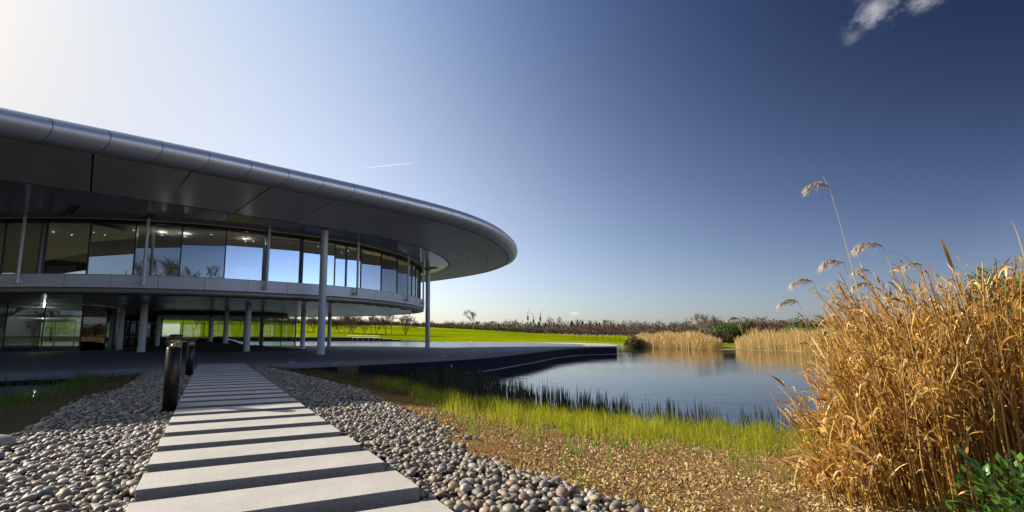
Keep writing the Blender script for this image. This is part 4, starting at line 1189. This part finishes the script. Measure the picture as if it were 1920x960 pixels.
for b in range(34):
    az = R.uniform(0, 2 * math.pi); el = R.uniform(.35, 1.35); L_ = R.uniform(.34, .62)
    d = Vector((math.cos(az) * math.cos(el) * 1.25, math.sin(az) * math.cos(el), math.sin(el))); tip = d * L_
    bm_.tube((0, 0, 0), tip, .006, .002, 5, False)
    for q in range(9):
        t = 1 - q * .085; p = d * L_ * t + Vector(R.normal(0, .012, 3)); a2 = q * 2.4 + R.uniform(-.3, .3)
        u_ = d.orthogonal().normalized(); v_ = d.cross(u_).normalized(); out = (u_ * math.cos(a2) + v_ * math.sin(a2)) * (.35 + .12 * q) + d.normalized() * .55
        yv = out.normalized(); zv = (Vector((0, 0, 1)) - yv * yv.z).normalized(); xv = yv.cross(zv)
        sc = R.uniform(.055, .085)
        o = link(bpy.data.objects.new('leaf', lms[R.randint(4)]), shrub); cnt += 1
        o.matrix_basis = Matrix.Translation(p) @ Matrix((xv, yv, zv)).transposed().to_4x4() @ Matrix.Scale(sc, 4)
bm_.build('branch', 'bark', shrub)
# the inner foliage, too many small leaves to pick apart
n = 1500; a = R.uniform(0, 6.28, n); el = R.uniform(0, 1.5, n); rr = R.uniform(.12, .56, n)
P = np.stack([rr * np.cos(a) * np.cos(el) * 1.2, rr * np.sin(a) * np.cos(el), rr * np.sin(el)], -1); out = P / np.linalg.norm(P, axis=1)[:, None] + R.normal(0, .45, (n, 3)); out /= np.linalg.norm(out, axis=1)[:, None]
sd_ = np.cross(out, (0, 0, 1)); sd_ /= np.linalg.norm(sd_, axis=1)[:, None] + 1e-6; up_ = np.cross(sd_, out); l_ = R.uniform(.045, .08, (n, 1))
V = np.stack([P, P + out * l_ * .45 - sd_ * l_ * .24 + up_ * l_ * .08, P + out * l_, P + out * l_ * .45 + sd_ * l_ * .24 + up_ * l_ * .08], 1).reshape(-1, 3)
cl_ = np.array([(.05, .13, .02), (.08, .19, .025), (.035, .09, .018), (.12, .24, .03)])[R.randint(0, 4, n)]
o = obj_np('leaf', V, np.arange(n)[:, None] * 4 + np.arange(4)[None], 'leaf', shrub, np.repeat(cl_, 4, 0)); o['kind'] = 'stuff'

# ------------------------------------------------------------------ far reed beds
def reed_bed(name, poly, n, h0, h1, label, cols=((.72, .53, .22), (.64, .45, .16), (.78, .60, .30), (.48, .32, .12)), wd=.03):
    P_ = np.array(poly); x, y = scatter(n, P_[:, 0].min(), P_[:, 0].max(), P_[:, 1].min(), P_[:, 1].max(), lambda x, y: inside(poly, x, y)); m = len(x)
    ed = np.clip(sdist(poly, x, y) / 2.0, .25, 1); h = (h0 + (h1 - h0) * pn(x, y, .6)) * R.uniform(.62, 1.14, m) * (.55 + .45 * ed)
    c = np.array(cols)[R.randint(0, len(cols), m)] * R.uniform(.8, 1.1, (m, 1))
    S = 4; t = np.linspace(0, 1, S)[None]; P = np.empty((m, S, 3)); ln = R.normal(0, .12, (m, 2))
    P[..., 0] = x[:, None] + ln[:, :1] * t ** 2; P[..., 1] = y[:, None] + ln[:, 1:] * t ** 2; P[..., 2] = np.maximum(ground_z(x, y), -1.08)[:, None] + h[:, None] * t
    a = R.uniform(-1.2, 1.2, m); side = np.stack([np.cos(a), np.sin(a), 0 * a], -1)
    V, F_, T = ribbons(P, wd * R.uniform(.5, 1.2, m)[:, None] * np.array((.8, .7, .8, .9))[None] * np.array((1, 1, 1.1, .6))[None], side, c)
    tag(obj_np(name, V, F_, 'reed', None, T), label, 'reed bed', kind='stuff')


reed_bed('reed_bed', [(37.5, 95.5), (41, 90), (44.6, 83.2), (47.2, 84), (49.5, 92), (48, 104), (44, 110), (38.5, 106)], 16000, 2.0, 2.9, 'golden reed bed on the far shore beside the olive willow bush', wd=.05)
reed_bed('reed_bed', [(46.6, 80), (49.4, 75.8), (53.2, 64), (52, 52), (47.5, 40), (43, 33), (62, 30), (76, 52), (80, 78), (66, 90), (52, 88)], 42000, 2.3, 3.2, 'wide golden reed bed on the right shore running behind the dry grass', wd=.045)
reed_bed('reed_bed', [(36, 23.5), (25.5, 15.0), (24, 11), (46, 14), (60, 28), (45, 34)], 16000, 1.4, 2.1, 'nearer golden reeds on the right bank seen through the dry grass', wd=.03)


# ------------------------------------------------------------------ trees
def tree_mesh(seed, h=7., spread=.55, depth=5, twigw=.03, lowfork=False, crown_start=.3):
    r = random.Random(seed); segs = []; tw = []
    def grow_(p, d, L, rad, lev):
        q = p + d * L; segs.append((p, q, rad, rad * .68))
        if lev >= depth:
            return
        nb = 3 if lev < 2 else r.choice((2, 3))
        for _ in range(nb):
            ax = d.orthogonal().normalized(); ax.rotate(Matrix.Rotation(r.uniform(0, 6.28), 3, d))
            nd = d.copy(); nd.rotate(Matrix.Rotation(r.uniform(.2, spread + .25), 3, ax)); nd = (nd + Vector((0, 0, .22))).normalized()
            s_ = r.uniform(.45, 1.0); st = p + (q - p) * (1 if lev == 0 and _ == 0 else s_)
            grow_(st, nd, L * r.uniform(.62, .82), rad * .58, lev + 1)
    if lowfork:
        for _ in range(5):
            a = r.uniform(0, 6.28); grow_(Vector((0, 0, 0)), Vector((math.cos(a) * .45, math.sin(a) * .45, 1)).normalized(), h * .28, .07 * h / 7, 1)
    else: grow_(Vector((0, 0, -.2)), Vector((r.uniform(-.05, .05), r.uniform(-.05, .05), 1)).normalized(), h * .36, .12 * h / 7, 0)
    top_ = max(s_[1].z for s_ in segs); k = h / top_
    big_ = [s_ for s_ in segs if s_[2] > .022]; small = [s_ for s_ in segs if s_[2] <= .022]
    tm_ = MB()
    for a, b, r0, r1 in big_: tm_.tube(a * k, b * k, r0, r1, 5, False)
    V, F_ = [], []
    for a, b, r0, r1 in small + big_[len(big_) // 3:]:
        a, b = a * k, b * k; L = (b - a)
        for j in range(5 if depth >= 5 else 8):
            st = a + L * r.uniform(.1, 1); e = st + (L * r.uniform(.4, .9) + Vector((r.uniform(-1, 1), r.uniform(-1, 1), r.uniform(-.3, 1))) * L.length * .6)
            s_ = (e - st).cross(Vector((r.uniform(-1, 1), r.uniform(-1, 1), .3))).normalized() * twigw
            n0 = len(V); V += [st - s_, st + s_, e]; F_.append((n0, n0 + 1, n0 + 2))
    return tm_, np.array([tuple(v) for v in V]), np.array(F_)


VAR = []
for sd, h, lf_, dp in ((1, 7, False, 5), (2, 7, False, 5), (3, 7, False, 5), (4, 6, True, 5), (5, 7, False, 5), (6, 6, True, 5)):
    tmb, V, F_ = tree_mesh(sd, h, .6, dp, .022, lf_); VAR.append((tmb, V, F_, h))
TM = {}


def tree(name, u, v, dist, h, var, label, bark='bark', crown=(.12, .085, .065), group='bare trees on the meadow', xy=None, wscale=1.0):
    if xy is None:
        d = cam_dir(u, 632); k = dist / math.hypot(d.x, d.y); x, y = d.x * k, d.y * k
    else: x, y = xy
    z = float(ground_z(np.array([x]), np.array([y]))[0])
    o = empty(name, (x, y, z - .05), rnd.uniform(0, 6.28), label=label, cat='tree', group=group); tmb, V, F_, h0 = VAR[var]
    key = (var, bark, crown)
    if key not in TM:
        a = tmb.mesh('trunk', bark); b = mesh_np('crown', V, F_, np.tile(crown, (len(V), 1))); b.materials.append(M['wood']); TM[key] = (a, b)
    for nm, me in zip(('trunk', 'crown'), TM[key]): link(bpy.data.objects.new(nm, me), o)
    s_ = h / h0; o.scale = (s_ * wscale, s_ * wscale, s_); return o


FT = [(366.7, 172, 6.2, 1, 'left of the black car'), (378, 176, 5.6, 0, 'directly left above the black car'), (391, 168, 6.5, 2, 'above the tail of the black car'), (408, 175, 6.2, 4, 'above the roof of the black car'),
      (421, 170, 6.4, 1, 'above the bonnet of the black car'), (433, 178, 6.0, 0, 'right of the black car'), (449, 170, 6.5, 2, 'close to the left of the grey ground floor column'),
      (479, 172, 6.4, 0, 'first to the right of the grey column above the mound'), (493, 168, 6.8, 1, 'between the mound columns'), (512, 178, 6.0, 4, 'third to the right of the column on the mound'), (524, 172, 6.6, 2, 'left of the slim glazing post'),
      (535, 169, 6.4, 0, 'beside the slim glazing post'), (549, 173, 6.8, 1, 'just left of the end of the glazing'), (576.7, 165, 6.9, 2, 'just left of the white roof column'), (588, 167, 5.6, 3, 'low forked one touching the white roof column'),
      (626.7, 165, 5.2, 3, 'low pale one right of the white roof column'), (635, 164, 4.8, 5, 'small one beside the dark column'), (645, 163, 6.9, 4, 'tall one left of the broad purple brown tree'), (684, 164, 5.0, 5, 'low forked one right of the broad brown tree'),
      (695.5, 163, 6.8, 0, 'slim one in the gap'), (706, 163, 6.4, 3, 'forked one left of the two close slim trees'), (722.5, 162, 7.2, 1, 'left one of the two close slim trees'), (733.5, 162, 7.3, 2, 'right one of the two close slim trees'),
      (760, 160, 7.6, 5, 'broad forked one left of the slender far roof column')]
for u, d, h, v_, lab in FT: tree('bare_tree', u, 0, d, h, v_, 'bare meadow tree, ' + lab)
tree('bare_tree', 655, 0, 160, 6.6, 3, 'broad purple brown twiggy tree on the meadow right of the white roof column', crown=(.16, .075, .06), wscale=1.25)
tree('bare_tree', 661, 0, 165, 6.3, 5, 'second broad purple brown twiggy tree behind the first on the meadow', crown=(.16, .075, .06), wscale=1.3)
tree('bare_tree', 887, 0, 262, 10.5, 4, 'pale bare tree rising alone above the far wood', bark='bark2', crown=(.24, .20, .17), wscale=1.1)
for i, (u, d) in enumerate(((1078, 158), (1088, 163), (1101, 155), (1110, 160), (1118, 157), (1130, 162), (1142, 156), (1154, 160), (1162, 158))):
    tree('bare_tree', u, 0, d, 3.9 + .5 * (i % 3), (0, 1, 2, 4)[i % 4], 'small brown tree in the row beside the olive willow bush, number %s from the left' % ('one two three four five six seven eight nine'.split()[i]), crown=(.15, .085, .06), group='row of small brown trees before the wood', wscale=1.2)
for i, u in enumerate((1313, 1322, 1331, 1341, 1350)):
    tree('birch_tree', u, 0, 190 + 6 * (i % 2), 9.5 - .4 * i, (2, 4, 1, 0, 2)[i], 'pale bare birch behind the reeds, %s in its group' % ('leftmost,second,third,fourth,rightmost'.split(',')[i]), bark='bark2', crown=(.27, .22, .18), group='pale birches behind the reeds', wscale=.8)


def bush(name, u, dist, rx, h, cols, label, cat='bush', n=900, group=None, leafs=.22, xy=None, ry=None, trunk=False):
    if xy is None:
        d = cam_dir(u, 632); k = dist / math.hypot(d.x, d.y); x0, y0 = d.x * k, d.y * k
    else: x0, y0 = xy
    z = float(ground_z(np.array([x0]), np.array([y0]))[0]); ry = ry or rx
    root = empty(name, (x0, y0, z - .05), label=label, cat=cat, group=group)
    K = 14; ca = R.uniform(0, 6.28, K); cr = np.sqrt(R.rand(K)) * .75; cxs, cys = cr * rx * np.cos(ca), cr * ry * np.sin(ca); ch = R.uniform(.62, 1, K) * h * (1 - .35 * cr ** 2)
    k_ = R.randint(0, K, n); v = R.normal(size=(n, 3)); v /= np.linalg.norm(v, axis=1)[:, None]; v *= (R.rand(n) ** .4)[:, None]
    P = np.stack([cxs[k_] + v[:, 0] * rx * .42, cys[k_] + v[:, 1] * ry * .42, np.maximum(ch[k_] * (.55 + .45 * v[:, 2]), .1)], -1)
    if trunk: P[:, 2] = h * .25 + P[:, 2] * .75
    nn = R.normal(size=(n, 3)); nn /= np.linalg.norm(nn, axis=1)[:, None]; e1 = np.cross(nn, (0, .3, 1)); e1 /= np.linalg.norm(e1, axis=1)[:, None] + 1e-6; e2 = np.cross(nn, e1)
    s_ = leafs * R.uniform(.5, 1.2, (n, 1)); V = np.stack([P - e1 * s_, P - e2 * s_ * 1.3, P + e1 * s_, P + e2 * s_ * 1.3], 1).reshape(-1, 3)
    c = np.array(cols)[k_ % len(cols)] * R.uniform(.7, 1.2, (n, 1))
    obj_np('crown', V, np.arange(n)[:, None] * 4 + np.arange(4)[None], 'wood', root, np.repeat(c, 4, 0))
    mb = MB()
    for i in range(6):
        a = i * 1.05; mb.tube((0, 0, 0), (cxs[i] * .7, cys[i] * .7, ch[i] * .75), .05 + .01 * h, .02, 5, False)
    mb.build('trunk', 'bark', root); return root


bush('willow_bush', 1190, 103, 2.4, 3.5, [(.13, .125, .03), (.16, .12, .05), (.11, .10, .03)], 'olive brown willow bush at the left end of the far reeds', n=3600, leafs=.11)
bush('willow_bush', 1215, 112, 2.6, 3.4, [(.15, .09, .04), (.13, .11, .03)], 'reddish brown willow bush right behind the olive one', n=3000, leafs=.11)
bush('willow_bush', 1240, 116, 3.0, 3.2, [(.16, .09, .045), (.12, .10, .03)], 'third low willow bush above the golden reeds', n=2600, leafs=.11)
bush('willow_bush', 1268, 120, 3.4, 3.1, [(.14, .11, .03), (.15, .10, .04)], 'wide low willow bush, rightmost of the row above the reeds', n=2600, leafs=.12)
bush('dark_bush', 1350, 118, 2.6, 3.4, [(.11, .06, .04), (.09, .06, .04)], 'dark red brown bush in the gap between the golden reed beds', n=2600, leafs=.12)
bush('dark_bush', 1335, 122, 2.2, 2.8, [(.11, .06, .04), (.09, .06, .04)], 'smaller red brown bush left in the gap between the reed beds', n=2000, leafs=.12)
for i, (u, d, rx, h, c, lab) in enumerate(((1362, 185, 5, 7.0, (.07, .12, .025), 'dark green bushy tree right of the birches'), (1385, 190, 6, 7.4, (.09, .13, .03), 'second green bushy tree right of the birches'),
                           (1412, 195, 6, 8.2, (.13, .08, .06), 'purple brown tree above the right reeds, left one'), (1440, 190, 6, 8.0, (.12, .075, .055), 'purple brown tree above the right reeds, middle one'), (1468, 185, 6, 7.6, (.13, .085, .06), 'purple brown tree above the right reeds, right one'),
                           (1500, 150, 5, 7.0, (.10, .14, .03), 'green round tree left behind the plumes'), (1525, 155, 5, 6.6, (.08, .12, .03), 'second green round tree behind the plumes'),
                           (1560, 150, 5, 6.8, (.12, .08, .05), 'brown tree behind the left grass clump'), (1620, 140, 6, 6.8, (.11, .075, .05), 'brown tree behind the plumes'), (1700, 135, 7, 6.8, (.12, .08, .05), 'brown tree behind the middle grass clump'),
                           (1790, 130, 7, 7.2, (.11, .085, .05), 'brown tree behind the right grass clump'))):
    bush('bushy_tree', u, d, rx, h, [c, tuple(np.array(c) * 1.2), tuple(np.array(c) * .8)], lab, 'tree', 3000, 'trees behind the reeds', .2)
bush('bushy_tree', 1935, 62, 3.4, 9.6, [(.12, .17, .035), (.16, .19, .05), (.09, .13, .03)], 'tall loose green tree at the right picture edge above the dry grass', 'tree', 9000, None, .09, trunk=True)

# ------------------------------------------------------------------ the far wood as one mass
uu_ = []; top_px = [(-1500, 596), (-200, 596), (80, 595), (400, 597), (560, 600), (640, 601), (700, 604), (800, 606), (860, 604), (940, 605), (1000, 604), (1040, 600), (1060, 599), (1100, 602), (1160, 604), (1220, 605), (1300, 604), (1360, 601), (1450, 600), (1900, 600), (3600, 600)]
Vs, Fs, Ts = [], [], []; nv = 0


def add_tree(x, y, z, h, rx, n, c, conifer=False, ls=.5):
    global nv
    v = R.normal(size=(n, 3)); v /= np.linalg.norm(v, axis=1)[:, None]; v *= (R.rand(n) ** .45)[:, None]
    if conifer:
        q = R.rand(n) ** .9; rr = rx * (1.02 - q ** 2.2) * R.uniform(.3, 1, n); a = R.uniform(0, 6.28, n); P = np.stack([x + rr * np.cos(a), y + rr * np.sin(a), z + h * (.15 + .85 * q)], -1)
    else: P = np.stack([x + v[:, 0] * rx, y + v[:, 1] * rx, z + h * (.52 + .48 * v[:, 2])], -1)
    nn = R.normal(size=(n, 3)); nn /= np.linalg.norm(nn, axis=1)[:, None]; e1 = np.cross(nn, (0, .3, 1)); e1 /= np.linalg.norm(e1, axis=1)[:, None] + 1e-6; e2 = np.cross(nn, e1)
    s_ = ls * R.uniform(.4, 1.2, (n, 1)); V = np.stack([P - e1 * s_ * .7, P - e2 * s_ * 1.3, P + e1 * s_ * .7, P + e2 * s_ * 1.3], 1).reshape(-1, 3)
    Vs.append(V); Fs.append(nv + np.arange(n)[:, None] * 4 + np.arange(4)[None]); nv += 4 * n; Ts.append(np.repeat(np.array(c) * R.uniform(.7, 1.25, (n, 1)), 4, 0))


tu = np.array([t_[0] for t_ in top_px]); tv = np.array([t_[1] for t_ in top_px])
for row, (dd, hf, ls) in enumerate(((375, 1.0, .55), (345, .86, .5), (318, .66, .45), (292, .50, .42), (280, .34, .40))):
    az = -1.0
    while az < 1.15:
        d = Vector((math.sin(az), math.cos(az))); dist = dd + R.uniform(-8, 8); u = 834 + 928.7 * math.tan(az)
        x, y = d.x * dist, d.y * dist; z = float(ground_z(np.array([x]), np.array([y]))[0])
        ztop = 1 + (632 - np.interp(u, tu, tv) + R.normal(0, 1.6)) / 928.7 * y; h = (ztop - z)
        h = max(h * hf * R.uniform(1.0, 1.28), 3.0)
        green = row >= 2 and 850 < u < 985 and R.rand() < .75
        con = row <= 1 and ((1010 < u < 1130 and R.rand() < .55) or R.rand() < .05)
        if con: h *= R.uniform(.72, .98)
        c = (.035, .045, .028) if con else ((.10, .13, .035) if green else [(.13, .08, .055), (.11, .075, .055), (.15, .095, .06), (.09, .065, .05), (.12, .10, .05), (.16, .12, .07)][R.randint(6)])
        if row == 3 and R.rand() < .25: c = (.19, .15, .09)
        if not (row >= 3 and u < 830 and R.rand() < .55):
            add_tree(x, y, z, h, R.uniform(2.4, 4.2) * (1 if not con else .8), 260, c, con, ls * .8)
        az += R.uniform(.008, .0125)
# trees beyond the frame behind the viewer, they show mirrored in the glass
for i in range(90):
    a = math.pi + R.uniform(-1.3, 1.3); d = R.uniform(95, 130); h = R.uniform(9, 15); add_tree(math.sin(a) * d, math.cos(a) * d, -.3, h, R.uniform(3, 5), 700, [(.10, .075, .055), (.08, .07, .05), (.12, .09, .06)][R.randint(3)], False, .22)
tag(obj_np('distant_wood', np.concatenate(Vs), np.concatenate(Fs), 'wood', None, np.concatenate(Ts)), 'mixed brown, olive and dark evergreen wood along the horizon', 'wood', kind='stuff')
for i, (x, y, h, v_) in enumerate(((-17, -18, 11.5, 0), (-6, -24, 13, 2), (-27, -20, 11, 4), (7, -22, 13, 1), (-38, -17, 10, 2), (17, -20, 12, 0), (-12, -30, 15, 4))):
    tree('bare_tree', 0, 0, 0, h, v_, 'tall bare tree mirrored in the upper glass, behind the viewer ' + ('left of the path', 'straight behind the path', 'farther left by the pond', 'right of the path', 'at the far left', 'by the right bank', 'and tallest')[i], xy=(x, y), group='bare trees mirrored in the upper glass', crown=(.055, .05, .05), wscale=1.25)

# ------------------------------------------------------------------ cranes and handrail
for u, h, lab, sd in ((990.5, 36, 'left', 1), (1001, 31, 'middle', -1), (1014, 35, 'right', 1)):
    d = cam_dir(u, 632); k = 720 / math.hypot(d.x, d.y); c = empty('tower_crane', (d.x * k, d.y * k, 0), rnd.uniform(-.3, .3), label='faint distant tower crane above the wood, the %s one of three' % lab, cat='crane')
    mb = MB()
    for a in (-.5, .5):
        for b in (-.5, .5): mb.box((a, b, h / 2), (.25, .25, h))
    for q in range(int(h / 2)): mb.box((0, -.5, q * 2 + 1), (1.6, .15, .15), 0, Matrix.Rotation(.9 * (-1) ** q, 3, 'Y'))
    mb.build('mast', 'bark2', c); MB().box((sd * 1.8, 0, h + 2.2), (5.5, .5, .4), 0, Matrix.Rotation(-sd * 1.15, 3, 'Y')).build('jib', 'bark2', c)
    MB().box((0, 0, h - 8), (2.4, 2.0, 6)).build('building_core', 'bark2', c)
hr = empty('handrail', (-23, 121.5, 0.), label='thin pale handrail on the far bank below the meadow', cat='handrail')
for i in range(7): MB().box((i * 1.5 - 2, 5.6 - i * .95, .75), (.07, .07, 1.2)).build('post', 'alu', hr)
for z in (.9, 1.33): MB().tube((-2, 5.6, z), (7, -.1, z), .035, k=6).build('rail', 'alu', hr)
print('tris', sum(len(o.data.polygons) for o in SC.objects if o.type == 'MESH'), 'objects', len(SC.objects))
